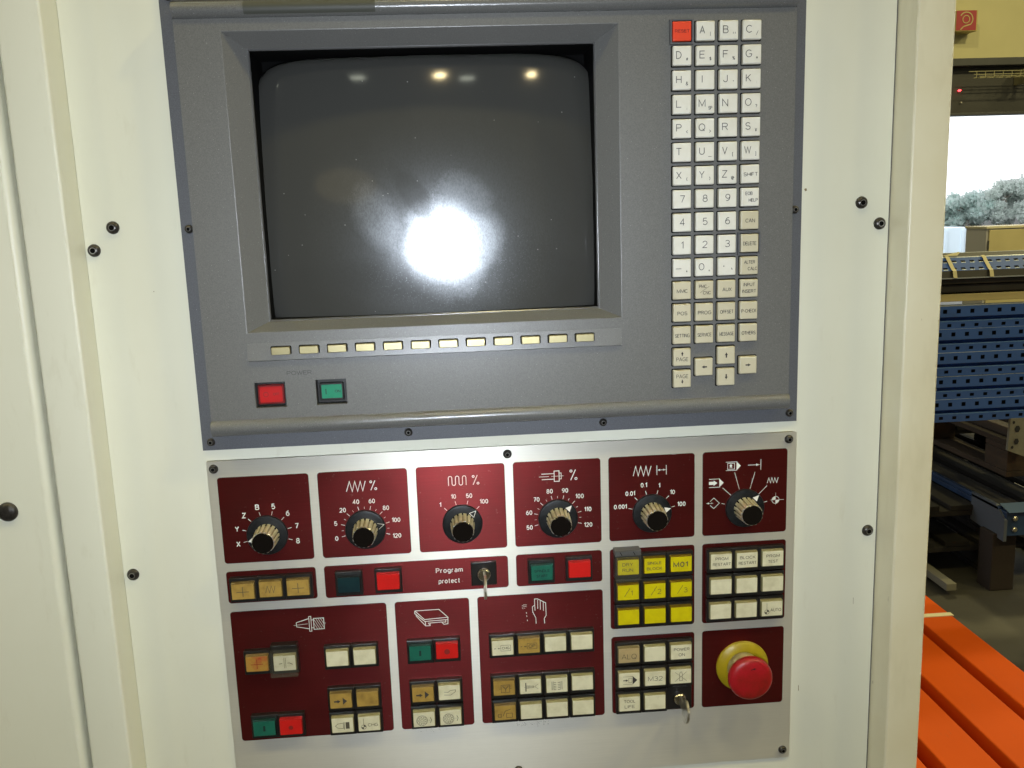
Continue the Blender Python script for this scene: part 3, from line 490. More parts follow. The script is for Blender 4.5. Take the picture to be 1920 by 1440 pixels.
def mdi_key(x, y, leg, row):
    m = key_r if leg == 'RESET' else (key_b if (leg in BEIGE or row >= 12) else key_w); mb = MB()
    slab(mb, x-7.8, x+7.8, y-7.7, y+7.9, 15, 15.12, 0.9, 0, mi=1)
    if leg in ('RESET', 'DELETE'):
        frs = [((x-9.0, x+9.0, y-8.7, y+9.4), 15), ((x-8.7, x+8.7, y-8.4, y+9.1), 18.2), ((x-7.7, x+7.7, y-7.5, y+8.0), 18.2), ((x-7.6, x+7.6, y-7.4, y+7.9), 15.1)]
        frame_rings(mb, frs, 2)
    tilt = rnd.uniform(-0.08, 0.08); jx, jy = rnd.uniform(-.12, .12), rnd.uniform(-.12, .12)
    slab(mb, x-7.0+jx, x+7.0+jx, y-6.9+jy, y+7.1+jy, 15, 19.0+tilt, 0.7, 0.85, 3)
    k = mb.build('key', [m, blackm, grey_f], DU)
    if leg == 'RESET': k['label'] = 'red key in a raised dark collar'
    if leg == 'DELETE': k['label'] = 'beige key in a raised dark collar'
    mb = MB(); h = 19.22; y -= 0.1
    if leg == 'RESET': text(mb, 'RESET', x, y+0.2, 2.2, h, 11.2)
    elif '|' in leg:
        a, b = leg.split('|')
        if a == '-': stroke(mb, [(x-5.0, y+0.6), (x-0.8, y+0.6)], 0.45, h)
        elif a == '.': poly(mb, circ(x-2.7, y-0.2, 0.45, n=10)[:-1], h); poly(mb, circ(x+3.8, y+2.3, 0.4, n=10)[:-1], h)
        elif a == '0': text(mb, 'O', x-2.6, y-0.4, 5.3, h, 4.4, -0.012)
        else: text(mb, a, x-2.7, y-0.3, 5.3, h, {'M': 5.2, 'W': 5.4, 'I': None, 'J': 3.4, 'C': 4.7, 'G': 4.9, 'O': 5.0, 'Q': 5.0}.get(a, 4.1), -0.012)
        if b == 'SP': text(mb, b, x+3.6, y+3.2, 2.5, h, 3.0)
        elif b == 'i': stroke(mb, [(x+3.4, y+1.2), (x+3.4, y+4.2)], 0.3, h)
        elif b == '/': stroke(mb, [(x+4.2, y+1.0), (x+2.8, y+4.0)], 0.3, h)
        elif b == '_': stroke(mb, [(x+2.2, y+3.9), (x+4.8, y+3.9)], 0.3, h)
        elif b == ',' or b == "'" : poly(mb, circ(x+3.4, y+1.6, 0.35, n=10)[:-1], h)
        elif b == '"': [stroke(mb, [(x+3.0+d, y+1.6), (x+3.0+d, y+2.9)], 0.35, h) for d in (0, 1.5)]
        else: text(mb, b, x+3.5, y+2.7, 2.6, h, None, 0.0)
    elif leg == 'PAGEUP': text(mb, 'PAGE', x, y+1.9, 3.0, h, 9.8, -0.01); arrow_m(mb, x, y-2.6, 0, -1, 3.2, h, 1.1, 0.45, 1.8)
    elif leg == 'PAGEDN': text(mb, 'PAGE', x, y-1.9, 3.0, h, 9.8, -0.01); arrow_m(mb, x, y+2.4, 0, 1, 3.2, h, 1.1, 0.45, 1.8)
    elif leg in '^v<>' and len(leg) == 1:
        dx, dy = {'^': (0, -1), 'v': (0, 1), '<': (-1, 0), '>': (1, 0)}[leg]; arrow_m(mb, x, y, dx, dy, 4.3, h, 1.25, 0.55, 2.2)
    elif '\n' in leg:
        a, b = leg.split('\n'); wa = {'EOB': 5.6, 'ALTER': 8.8, 'PMC': 6.2, 'INPUT': 9.2}[a]; wb = {'HELP': 7.2, 'CALC': 7.6, 'CNC': 6.4, 'INSERT': 11.2}[b]
        oa = {'EOB': -1.2, 'ALTER': 0, 'PMC': -1.4, 'INPUT': 0}[a]; ob = {'HELP': 2.2, 'CALC': 2.4, 'CNC': 1.8, 'INSERT': 0}[b]
        text(mb, a, x+oa, y-2.6, 2.5, h, wa, -0.008); text(mb, b, x+ob, y+2.5, 2.5, h, wb, -0.008)
        if a == 'PMC': stroke(mb, [(x+3.6, y-2.4), (x-0.6, y+0.2), (x-3.6, y+2.4)], 0.25, h)
    elif leg.isdigit(): text(mb, leg, x, y, 5.3, h, (None if leg == '1' else 3.9), -0.010)
    elif len(leg) == 1: text(mb, leg, x-2.7, y-0.3, 5.3, h, None if leg == 'I' else 4.5, -0.012)
    else:
        wl = {'SHIFT': 11.2, 'CAN': 7.6, 'DELETE': 10.6, 'MMC': 8.8, 'AUX': 7.4, 'POS': 8.0, 'PROG': 10.8, 'OFFSET': 10.8, 'P-CHECK': 12.0, 'SETTING': 11.8, 'SERVICE': 11.4, 'MESSAGE': 11.6, 'OTHERS': 11.2}[leg]
        text(mb, leg, x, y+0.5, 2.8, h, wl, -0.010)
    mb.build('legend', ink_r if leg == 'RESET' else (ink if leg[0] not in 'P^v<>' or leg in ('POS', 'PROG') else ink_k), k)
for r_, row in enumerate(ROWS):
    for c_, leg in enumerate(row):
        if leg: mdi_key(KX[c_], 3.6+17.52*r_, leg, r_)
mdi_key(KX[1], 3.6+17.52*14.5, '<', 14); mdi_key(KX[3], 3.6+17.52*14.5, '>', 14)
for x, y in ((-382.1, 136), (89.6, 137), (-381.1, 302.9), (-225, 302.6), (-66.7, 302.4), (88.9, 302.3), (-381.1, -31), (-225, -31), (-66.7, -31), (88.9, -31)):
    mb = MB(); dome(mb, x, y, 2.2, 3.3, 2.6); mb.build('screw', SCR, DU, smooth=40)

# ---------------------------------------------------------------- operator panel
OP = tag(empty('operator_panel', (-0.1455, 0.0, ZR-0.4676)), 'brushed aluminium operator panel with crimson fields, rotary knobs and rows of square push buttons', 'control panel')
mb = MB(); slab(mb, -386.7, 95.9, 318.5, 616.7, 0.02, 2.0, 1.2, 0.25); mb.build('face_plate', alu, OP)
PH = 2.25   # surface of the inked fields
cols = [(-379.5, -307.1), (-300.3, -228.0), (-221.1, -148.7), (-142.0, -69.5), (-63.0, 9.5), (16.0, 88.3)]
F = [(a, b, 332.3, 405.2) for a, b in cols]+[(-379.5, -307.0, 412, 439.7), (-300.4, -148.6, 412, 440.1), (-142, -69.5, 412, 440.1), (-63, 9.5, 412.1, 484), (16, 88.6, 412.1, 484),
    (-379.3, -251.4, 446.9, 563.5), (-244.6, -182.5, 447.1, 563.3), (-175.7, -69.3, 447.0, 563.0), (-62.7, 9.6, 491.1, 562.4), (16.2, 88.4, 491.0, 562.6)]
edge = mat('plate_edge_shadow_line', (0.10, 0.08, 0.07), 0.5)
for q in F:
    mb = MB(); slab(mb, *q, 2.0, PH, 2.6, 0.30, 5, mi=1, top_mi=0); mb.build('red_field', [redf, edge], OP)
for x, y in ((-381.2, 325), (-146, 325), (89, 324.7), (-381.2, 609), (-146, 609.3), (89.4, 608.7)):
    mb = MB(); dome(mb, x, y, 2.0, 3.7, 3.0); mb.build('screw', SCR, OP, smooth=40)
# dials
H0 = PH+0.12
KC = [-343.3, -264.2, -185.0, -105.8, -26.9, 52.1]; KY = 382.4
DI = [([(-105, 'X'), (-75, 'Y'), (-45, 'Z'), (-15, 'B'), (15, '5'), (45, '6'), (75, '7'), (105, '8')], 4.3),
      ([(-105, '0'), (-75, '5'), (-45, '20'), (-15, '40'), (15, '60'), (45, '80'), (75, '100'), (105, '120')], 3.4),
      ([(-45, '1'), (-15, '10'), (15, '50'), (45, '100')], 3.4),
      ([(-105, '50'), (-75, '60'), (-45, '70'), (-15, '80'), (15, '90'), (45, '100'), (75, '110'), (105, '120')], 3.4),
      ([(-75, '0.001'), (-45, '0.01'), (-15, '0.1'), (15, '1'), (45, '10'), (75, '100')], 3.4)]
for i, (L_, cap) in enumerate(DI):
    mb = MB(); cx_ = KC[i]
    for a, s in L_:
        sa, ca = math.sin(R(a)), math.cos(R(a)); stroke(mb, [(cx_+17.1*sa, KY-17.1*ca), (cx_+20.3*sa, KY-20.3*ca)], 0.42, H0)
        rt = 24.7 if len(s) < 3 else 25.6
        if s in ('100', '110', '120'): rt = 26.0
        if s == '0.001': rt = 27.5
        text(mb, s, cx_+rt*sa, KY-rt*ca, cap+(0.25 if cap < 4 else 0), H0, None, 0.018, squash=1.04 if len(s) > 1 else 1.12)
    if i in (1, 3):
        for a in (-90, -60, -30, 0, 30, 60, 90): sa, ca = math.sin(R(a)), math.cos(R(a)); stroke(mb, [(cx_+17.6*sa, KY-17.6*ca), (cx_+19.4*sa, KY-19.4*ca)], 0.32, H0)
    mb.build('dial_marking', white_ink, OP)
def sym(fn): m_ = MB(); fn(m_); return m_.build('symbol', white_ink, OP)
def f2(m): stroke(m, [(-277.6, 349.4), (-274.8, 341.2), (-272.9, 349.6), (-270.5, 341.3), (-268.6, 349.7), (-266.1, 341.5), (-264.5, 349.5), (-262.0, 341.3)], 0.65, H0); percent(m, -255.9, 345.4, 8.0, H0, 0.65)
sym(f2)
def f3(m):
    w_ = 2.87; r_ = w_/2; x_ = -194.9; pts = [(x_, 349.3)]; yt, yb = 341.3, 349.2
    for k in range(5):
        if k % 2 == 0: pts += [(x_, yt+r_)]+[(x_+r_-r_*math.cos(R(t)), yt+r_-r_*math.sin(R(t))) for t in (40, 90, 140)]+[(x_+w_, yt+r_)]
        else: pts += [(x_, yb-r_)]+[(x_+r_-r_*math.cos(R(t)), yb-r_+r_*math.sin(R(t))) for t in (40, 90, 140)]+[(x_+w_, yb-r_)]
        x_ += w_
    stroke(m, pts+[(x_, 349.3)], 0.6, H0); percent(m, -172.8, 345.4, 8.0, H0, 0.65)
sym(f3)
def f4(m):
    stroke(m, [(-118.6, 343.6), (-108.2, 343.6)], 0.62, H0); stroke(m, [(-118.4, 348.3), (-108.2, 348.3)], 0.62, H0); stroke(m, [(-120.7, 345.9), (-112.5, 345.9)], 0.35, H0); stroke(m, [(-110.5, 345.9), (-100.4, 345.9)], 0.3, H0)
    stroke(m, [(-108.1, 341.5), (-104.0, 341.5), (-104.0, 350.3), (-108.1, 350.3)], 0.62, H0, closed=True); stroke(m, [(-104, 343.4), (-102.3, 343.4), (-102.3, 348.4), (-104, 348.4)], 0.5, H0)
    percent(m, -92.2, 345.6, 8.8, H0, 0.65)
sym(f4)
def f5(m):
    stroke(m, [(-42.4, 349.4), (-40.2, 341.2), (-38.2, 349.5), (-36.0, 341.4), (-33.7, 349.6), (-31.6, 341.5), (-29.7, 349.6), (-27.3, 341.5)], 0.6, H0)
    stroke(m, [(-22.5, 341.4), (-22.5, 349.5)], 0.5, H0); stroke(m, [(-14.6, 341.4), (-14.6, 349.5)], 0.5, H0); stroke(m, [(-22, 345.3), (-15, 345.3)], 0.4, H0)
    poly(m, [(-22.2, 345.3), (-19.8, 346.1), (-19.8, 344.5)], H0); poly(m, [(-14.9, 345.3), (-17.3, 344.5), (-17.3, 346.1)], H0)
sym(f5)
def f6(m):
    for a, b in (((33.2, 363.8), (40.3, 370.6)), ((43.3, 351.0), (47.5, 366.0)), ((60.6, 351.4), (56.5, 366.0)), ((71.1, 363.9), (64.2, 370.7)), ((32.4, 377.3), (35.1, 378.0)), ((68.3, 378.3), (71.3, 377.5))): stroke(m, [a, b], 0.38, H0)
    stroke(m, [(21.5, 355.8), (30.6, 355.8)], 0.45, H0); stroke(m, [(21.5, 362.9), (30.8, 362.9)], 0.45, H0); poly(m, [(30.3, 355.6), (30.3, 363.1), (34.0, 359.3)][::-1], H0)
    poly(m, [(21.5, 358.0), (25.5, 358.0), (25.5, 360.6), (21.5, 360.6)][::-1], H0); poly(m, [(25.5, 357.0), (28.6, 359.3), (25.5, 361.6)][::-1], H0)
    stroke(m, [(35.7, 341.8), (45.3, 341.8)], 0.4, H0); stroke(m, [(35.7, 349.0), (45.3, 349.0)], 0.4, H0); poly(m, [(44.8, 341.6), (44.8, 349.2), (48.4, 345.4)][::-1], H0)
    stroke(m, [(37.3, 342.9), (43.1, 342.9), (43.1, 348.0), (37.3, 348.0)], 0.4, H0, closed=True); poly(m, circ(40.0, 344.9, 1.1, n=10)[:-1], H0); stroke(m, [(39.6, 345.6), (39.2, 347.2)], 0.5, H0); stroke(m, [(40.6, 345.6), (40.8, 347.2)], 0.5, H0)
    stroke(m, [(54.7, 345.3), (62.5, 345.3)], 0.4, H0); poly(m, [(61.5, 344.3), (61.5, 346.3), (64.9, 345.3)][::-1], H0); stroke(m, [(65.5, 340.8), (65.5, 349.9)], 0.5, H0)
    stroke(m, [(71.2, 361.6), (72.5, 357.2), (74.0, 361.7), (75.1, 357.3), (76.6, 361.7), (77.6, 357.4), (79.3, 361.7), (80.6, 357.2)], 0.42, H0)
    ring_s(m, 78.6, 376.8, 3.1, 0.35, H0); poly(m, ([(78.6, 376.8)]+circ(78.6, 376.8, 3.1, 90, 180, 8)), H0); poly(m, ([(78.6, 376.8)]+circ(78.6, 376.8, 3.1, 270, 360, 8)), H0)
    stroke(m, [(78.7, 373.5), (78.7, 370.5)], 0.25, H0); stroke(m, [(82, 376.8), (85.8, 376.8)], 0.3, H0); stroke(m, [(78.7, 380), (78.7, 381)], 0.2, H0); stroke(m, [(74.0, 376.7), (75.4, 376.7)], 0.2, H0)
    stroke(m, [(22.6, 375.1), (25.8, 372.2), (30.4, 376.8), (25.8, 381.4), (22.6, 378.5)], 0.38, H0); stroke(m, [(21.0, 376.7), (25.1, 376.7)], 0.35, H0); poly(m, [(19.1, 376.7), (21.6, 377.5), (21.6, 375.9)], H0); poly(m, [(22.6, 376.7), (24.2, 377.3), (24.2, 376.1)], H0)
sym(f6)
def f12(m):
    for s in ([(-326.2, 459.8), (-315.9, 456.9)], [(-326.2, 463.5), (-315.9, 465.9)], [(-326.2, 459.8), (-326.2, 463.5)]): stroke(m, s, 0.5, H0)
    stroke(m, [(-315.7, 455.0), (-314.0, 455.0), (-314.0, 468.1), (-315.7, 468.1)], 0.45, H0, closed=True); stroke(m, [(-313.8, 458.2), (-312.0, 458.2)], 0.45, H0); stroke(m, [(-313.8, 465.2), (-312.0, 465.2)], 0.45, H0)
    stroke(m, [(-312, 457.0), (-303.6, 457.0), (-303.6, 466.6), (-312.0, 466.6)], 0.5, H0, closed=True)
    for k in range(7):
        x_ = -311.5+k*1.9; xa = max(x_-2.4, -311.7); xb = min(x_+2.4, -303.9); t0 = (xa-(x_-2.4))/4.8; t1 = (xb-(x_-2.4))/4.8
        if xb > xa: stroke(m, [(xa, 457.2+9.2*t0), (xb, 457.2+9.2*t1)], 0.28, H0)
    stroke(m, [(-328.5, 462.2), (-317.0, 461.4)], 0.25, H0); stroke(m, [(-303.4, 461.7), (-302.0, 461.7)], 0.25, H0)
sym(f12)
def f13(m):
    for s in ([(-228.1, 456.0), (-208.0, 455.9), (-200.8, 463.4), (-220.4, 464.2), (-228.1, 456.0)], [(-228.2, 456.2), (-228.2, 458.4), (-220.3, 465.9), (-200.9, 465.5), (-200.9, 463.5)], [(-227.2, 458.8), (-227.1, 460.7), (-219.7, 469.9), (-216.0, 469.9), (-217.4, 467.6), (-206.3, 467.3), (-204.4, 469.5), (-201.1, 469.2), (-200.9, 465.5)], [(-219.9, 466), (-219.7, 469.8)], [(-202.8, 465.7), (-202.8, 467.6), (-206.2, 467.4)], [(-216, 469.8), (-215.8, 467.3)]): stroke(m, s, 0.6, H0)
sym(f13)
def f14(m):
    stroke(m, [(-126.7, 474.1), (-126.9, 468.9), (-129.3, 463.5), (-129.5, 459.0), (-127.5, 457.3), (-127.3, 462.4)], 0.5, H0); stroke(m, [(-127.5, 457.3), (-127.5, 452.0), (-125.0, 452.0), (-118.2, 456.0), (-118.0, 467.3), (-119.7, 470.0), (-119.5, 474.4)], 0.55, H0)
    for a, b in (((-124.9, 452.9), (-125.0, 460.9)), ((-122.7, 453.7), (-122.8, 461.8)), ((-120.2, 454.9), (-120.2, 462.9))): stroke(m, [a, b], 0.5, H0)
sym(f14)
mb = MB()
stroke(mb, [(-138.3, 457.6), (-136.5, 456.6), (-134.2, 456.9)], 0.35, H0); stroke(mb, [(-137.6, 458.6), (-135.8, 457.9), (-134.4, 458.6)], 0.3, H0); stroke(mb, [(-138.2, 458.8), (-137.4, 460.4)], 0.3, H0); stroke(mb, [(-136.9, 459.4), (-135.6, 459.8)], 0.3, H0)
for a in ((-134.8, 463.4), (-134.6, 466.3), (-134.2, 470.2)): stroke(mb, [a, (a[0]+0.3, a[1]+1.2)], 0.5, H0)
mb.build('scratch_mark', white_ink, OP)
mb = MB(); text(mb, 'Program', -197.7, 421.8, 4.1, H0, 22.4, 0.016); text(mb, 'protect', -198.2, 431.1, 4.1, H0, 18.0, 0.016); mb.build('lettering', white_ink, OP)

# knobs
def knob(cx_, ang, kind):
    mb = MB(); lathe(mb, cx_, KY-0.2, [(16.5, PH), (16.5, PH+1.6), (16.1, PH+2.2), (14.5, PH+2.5), (9.5, PH+2.9)], 56)
    k = mb.build('rotary_knob', kskirt, OP, smooth=35)
    mb = MB(); NF, ST = 15, 6
    def fr(r_, h_, d_): return [P(cx_+(r_-(d_ if (q % ST) in (3, 4, 5) else 0)-(d_*0.25 if (q % ST) in (3, 5) else 0)*0)*math.cos(2*math.pi*q/(NF*ST)), KY-0.2-(r_-(d_ if (q % ST) in (3, 4, 5) else 0))*math.sin(2*math.pi*q/(NF*ST)), h_) for q in range(NF*ST)]
    rg = [fr(10.0, PH+2.8, 0.0), fr(10.0, PH+3.6, 0.25), fr(9.9, PH+5.5, 0.55), fr(9.05, PH+18.6, 0.38), fr(8.95, PH+19.6, 0.36), fr(8.6, PH+20.0, 0.25)]
    ids = [mb.add(q) for q in rg]
    for ri, (a, b_) in enumerate(zip(ids, ids[1:])):
        for q in range(NF*ST):
            n2 = (q+1) % (NF*ST); gro = (q % ST) in (3, 4); ed = (q % ST) in (2, 5)
            mb.face([a[q], a[n2], b_[n2], b_[q]], (1 if ri <= 1 and gro else (3 if ri >= 3 and not gro else (2 if gro else 0))))
    mb.build('grip', [brass, blackm, mat('tarnished_groove', (0.34, 0.29, 0.15), 0.4, 0.5), mat('bare_rib_end', (0.75, 0.74, 0.70), 0.25, 0.6)], k)  # groove faces in a darker champagne than the ribs, notches black
    mb = MB(); lathe(mb, cx_, KY-0.2, [(8.45, PH+19.2), (8.4, PH+20.4), (8.0, PH+20.8)], 48); mb.build('grip_cap', kcap, k, smooth=30)
    mb = MB(); sa, ca = math.sin(R(ang)), math.cos(R(ang)); T = lambda r_, s_: (cx_+r_*sa+s_*ca, KY-0.2-r_*ca+s_*sa)
    a, b, c = T(16.0, 0), T(10.9, -2.5), T(10.9, 2.5); hh = PH+3.0
    if kind == 'full': poly(mb, [a, b, c], hh)
    else: stroke(mb, [b, a, c], 0.32 if kind == 'line' else 0.45, hh)
    if kind == 'edge': stroke(mb, [b, c], 0.4, hh)
    mb.build('pointer', white_ink, k)
for i, (a, kd) in enumerate(((-105, 'full'), (75, 'line'), (45, 'edge'), (45, 'full'), (75, 'full'), (45, 'full'))): knob(KC[i], a, kd)

# push buttons
def button(x, y, lens, legend=None, li=None, top=None, lh=10.5, small=False):
    """x, y: centre; housing, cap, lens and printed legend"""
    mb = MB(); slab(mb, x-11.1, x+11.1, y-9.9, y+11.0, PH, 7.0, 0.6, 0.5); b = mb.build('push_button', black, OP)
    jx, jy = rnd.uniform(-.2, .2), rnd.uniform(-.2, .2); x += jx; y += jy; lh += rnd.uniform(-.4, .3)
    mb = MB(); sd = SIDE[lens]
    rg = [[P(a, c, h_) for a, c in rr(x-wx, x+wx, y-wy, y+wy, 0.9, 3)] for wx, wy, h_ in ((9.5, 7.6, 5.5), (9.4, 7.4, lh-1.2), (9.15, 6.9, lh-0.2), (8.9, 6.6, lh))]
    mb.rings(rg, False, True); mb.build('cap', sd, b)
    mb = MB(); slab(mb, x-8.8, x+8.8, y-6.45, y+6.5, lh-0.2, lh+0.12, 0.4, 0.08, 2); mb.build('lens', lens, b)
    if legend:
        mb = MB(); legend(mb, x, y, lh+0.25); mb.build('legend', li or ink_b, b)
    return b
def two(a, b, wa, wb, cap=2.7, dx=0.8):
    def f(mb, x, y, h): text(mb, a, x+dx, y-2.4, cap, h, wa, 0.0); text(mb, b, x+dx, y+2.5, cap, h, wb, 0.0)
    return f
def one(a, wa, cap=4.4, dy=0.0, dx=0.0, bold=0.0):
    return lambda mb, x, y, h: text(mb, a, x+dx, y+dy, cap, h, wa, bold)
def plusm(mb, x, y, h): stroke(mb, [(x-5, y+0.4), (x+5, y+0.4)], 0.5, h); stroke(mb, [(x, y-4), (x, y+4.4)], 0.5, h)
def wavel(mb, x, y, h): zigzag(mb, x-4, x+4, y-3, y+3, 5, 0.45, h)
def slash(n):
    def f(mb, x, y, h): stroke(mb, [(x+1.4, y-3.8), (x-3.4, y+3.6)], 0.42, h); text(mb, n, x+(2.8 if n == '1' else 3.6), y+0.6, 4.3, h, 1.5 if n == '1' else 3.2, 0.0)
    return f
def dbl_arrow(mb, x, y, h): arrow_m(mb, x-3.0, y+0.5, 1, 0, 5.6, h, 1.5, 0.6, 2.6); poly(mb, [(x+1.6, y-2.8), (x+1.6, y+3.6), (x+5.2, y+0.4)][::-1], h)
def auto_l(word, wd):
    def f(mb, x, y, h):
        stroke(mb, [(x-4.6, y-5), (x-4.6, y+1.6)], 0.3, h); ring_s(mb, x-4.6, y+2.8, 2.0, 0.3, h); poly(mb, [(x-4.6, y+2.8)]+circ(x-4.6, y+2.8, 2.0, 180, 270, 6), h); poly(mb, [(x-4.6, y+2.8)]+circ(x-4.6, y+2.8, 2.0, 0, 90, 6), h)
        text(mb, word, x+3.1, y+1.2, 2.7, h, wd)
    return f
def cut_tool(mb, x, y, h):
    stroke(mb, [(x-1.2, y+4.0), (x-1.2, y-2), (x-0.6, y-4), (x+0.6, y-4), (x+1.2, y-2), (x+1.2, y+4.0)], 0.35, h, closed=True); stroke(mb, [(x-5, y-4), (x+5, y+4.4)], 0.28, h); stroke(mb, [(x+5, y-4), (x-5, y+4.4)], 0.28, h)
def tool_ic(mb, x, y, h):
    stroke(mb, [(x-6, y+0.4), (x-4, y-1.4), (x+0.6, y-2), (x+0.6, y+3), (x-4, y+2.4)], 0.35, h, closed=True); stroke(mb, [(x+1.4, y-3), (x+1.4, y+4)], 0.5, h); poly(mb, [(x+2.6, y-2.6), (x+2.6, y+3.4), (x+5.8, y+3.4), (x+5.8, y-2.6)], h)
def chev(mb, x, y, h):
    stroke(mb, [(x-5.4, y-3.2), (x+2.8, y-3.2)], 0.25, h); stroke(mb, [(x-5.4, y+3.8), (x+2.8, y+3.8)], 0.25, h); arrow_m(mb, x-3.2, y+0.3, 1, 0, 4.4, h, 1.1, 0.4, 2.0); stroke(mb, [(x-0.6, y-1.6), (x+2.2, y-1.6), (x+2.2, y+2.2), (x-0.6, y+2.2)], 0.25, h, closed=True)
    poly(mb, [(x+2.8, y-3.6), (x+2.8, y+4.2), (x+6.8, y+0.3)][::-1], h)
def boxed(word, wd, sm):
    def f(mb, x, y, h):
        stroke(mb, [(x-1.6, y-2.2), (x+6.6, y-2.2), (x+6.6, y+2.8), (x-1.6, y+2.8)], 0.28, h, closed=True); text(mb, word, x+2.5, y+0.3, sm, h, wd); stroke(mb, [(x-7.2, y+0.4), (x-5.6, y+0.4)], 0.5, h); stroke(mb, [(x-4.2, y+0.4), (x-1.8, y+0.4)], 0.3, h); poly(mb, [(x-4.4, y+0.4), (x-3.0, y+1.1), (x-3.0, y-0.3)], h)
    return f
def wheel(mb, x, y, h):
    for k in range(9): ring_s(mb, x-1.8+3.2*math.cos(R(40*k)), y+1.0+3.2*math.sin(R(40*k)), 0.95, 0.25, h)
    ring_s(mb, x-1.8, y+1.0, 4.6, 0.3, h); ring_s(mb, x-1.8, y+1, 1.2, 0.25, h); stroke(mb, [(x+5.2, y-1.6), (x+6.3, y+0.8), (x+5.2, y+3.4)], 0.45, h); stroke(mb, [(x+3.8, y+0.9), (x+5.2, y+0.9)], 0.25, h)
def fadedhand(mb, x, y, h): stroke(mb, [(x-4.5, y+2.0), (x+1, y+2.4), (x+5, y-0.4), (x+5.4, y-2.2), (x+0.6, y-1.8), (x-1, y-0.2), (x-4.5, y-0.6)], 0.35, h)
def clampic(mb, x, y, h):
    stroke(mb, [(x-5.6, y+0.4), (x-4.4, y+0.4)], 0.25, h); stroke(mb, [(x-4.0, y-3.6), (x-4.0, y+4.4)], 0.9, h); [stroke(mb, [(x-3+k*1.1, y-1.2+k*0.1), (x-3+k*1.1, y+1.9-k*0.1)], 0.45, h) for k in range(6)]
    stroke(mb, [(x+3.4, y+0.4), (x+6.6, y-2.0)], 0.25, h); stroke(mb, [(x+3.4, y+0.4), (x+6.6, y+2.6)], 0.25, h)
def grip_ic(mb, x, y, h):
    for s in (-1, 1): stroke(mb, [(x+s*4.2, y-3.6), (x+s*4.2, y+4.2)], 0.5, h); stroke(mb, [(x+s*2.8, y-3.6), (x+s*2.8, y+4.2)], 0.35, h); [stroke(mb, [(x+s*0.6, y-2.4+k*1.6), (x+s*2.8, y-2.4+k*1.6)], 0.45, h) for k in range(5)]
def lubeic(mb, x, y, h): stroke(mb, [(x-6, y+4), (x-3.5, y+4), (x-3.5, y+1), (x-6, y+1)], 0.35, h, closed=True); stroke(mb, [(x+1, y+4.4), (x+6, y+4.4), (x+6, y+0.6), (x+1, y+0.6)], 0.35, h, closed=True); stroke(mb, [(x-2, y+3), (x, y-1.6), (x+5, y-3.2)], 0.4, h)
def clipdoc(mb, x, y, h): stroke(mb, [(x-2.6, y-2.8), (x+4.6, y-2.8), (x+4.6, y+4), (x-2.6, y+4)], 0.35, h, closed=True); stroke(mb, [(x-1.4, y-2), (x+1.2, y+1), (x+3.6, y-2)], 0.5, h); stroke(mb, [(x+1.2, y+1), (x+1.2, y+3.4)], 0.5, h); stroke(mb, [(x-4.4, y+0.6), (x-2.6, y+0.6)], 0.3, h); stroke(mb, [(x+4.6, y+0.6), (x+6.2, y+0.6)], 0.3, h)
def jaws(mb, x, y, h): [stroke(mb, [(x-0.4+d, y-4.6), (x-0.4+d, y+4.4)], 0.3, h) for d in (0, 1.2)]; stroke(mb, [(x-4.6, y+0.4), (x-2.0, y+0.2)], 0.5, h); stroke(mb, [(x+2.2, y+0), (x+4.0, y), (x+6.4, y+1.4)], 0.5, h)
def bar_i(mb, x, y, h): stroke(mb, [(x, y-2.4), (x, y+2.4)], 1.7, h)
def dot(r_): return lambda mb, x, y, h: poly(mb, circ(x, y+0.4, r_)[:-1], h)
Y1, Y2, Y3 = 425.5, 447.9, 470.3
button(-365.3, 426.1, lab_o, plusm); button(-343.0, 426.0, lab_o, wavel); button(-320.8, 426.0, lab_o, plusm)
button(-280.1, 426.1, lab_dk); button(-248.0, 425.6, lab_r)
button(-121.3, 425.6, lab_g, lambda mb, x, y, h: (text(mb, 'SPINDLE', x, y-1.8, 2.2, h, 13), text(mb, 'START', x, y+2.6, 2.2, h, 9.5)), ink_g); button(-89.7, 425.2, lab_r)
ylab = [two('DRY', 'RUN', 9, 9, 2.8, -0.6), two('SINGLE', 'BLOCK', 12, 13, 2.4, -0.4), one('M01', 12.4, 4.3, 0.2, -0.6, 0.012), slash('1'), slash('2'), slash('3'), None, None, None]
for k in range(9): button(-49.0+22.4*(k % 3), (Y1, Y2, Y3)[k//3], lab_y, ylab[k])
wlab = [two('PRGM', 'RESTART', 11, 15.4, 2.5, 0.4), two('BLOCK', 'RESTART', 13.4, 15.4, 2.5, 0.4), two('PRGM', 'TEST', 11.6, 8.6, 2.5, 0.0), None, None, None, None, None, auto_l('AUTO', 9.4)]
for k in range(9): button(30.0+22.3*(k % 3), (Y1, Y2, Y3)[k//3], lab_w, wlab[k], ink_b)
b = button(-359.2, 490.2, lab_or, plusm, ink_r); b2 = button(-336.8, 491.0, lab_w, jaws)
button(-293.7, 490.3, lab_w); button(-271.3, 490.2, lab_w)
button(-293.4, 528.0, lab_o, dbl_arrow, ink_k); button(-271.2, 528.0, worn('stained_amber_lens', (0.42, 0.30, 0.05), 0.34, (0.30, 0.19, 0.01), 0.9, 120) and lab_o)
button(-293.4, 550.4, lab_w, tool_ic, ink_b); button(-271.1, 550.3, lab_w, auto_l('CHG', 8.6), ink_b)
button(-358.2, 548.4, lab_g, bar_i, ink_g); button(-336.1, 548.6, lab_r, dot(1.9), ink_r)
button(-225.0, 490.3, worn('deep_green_lens', (0.010, 0.060, 0.038), 0.3, (0.004, 0.018, 0.026), 0.7, 140) and lab_g, bar_i, ink_g); button(-202.6, 490.1, lab_r, dot(2.4), ink_r)
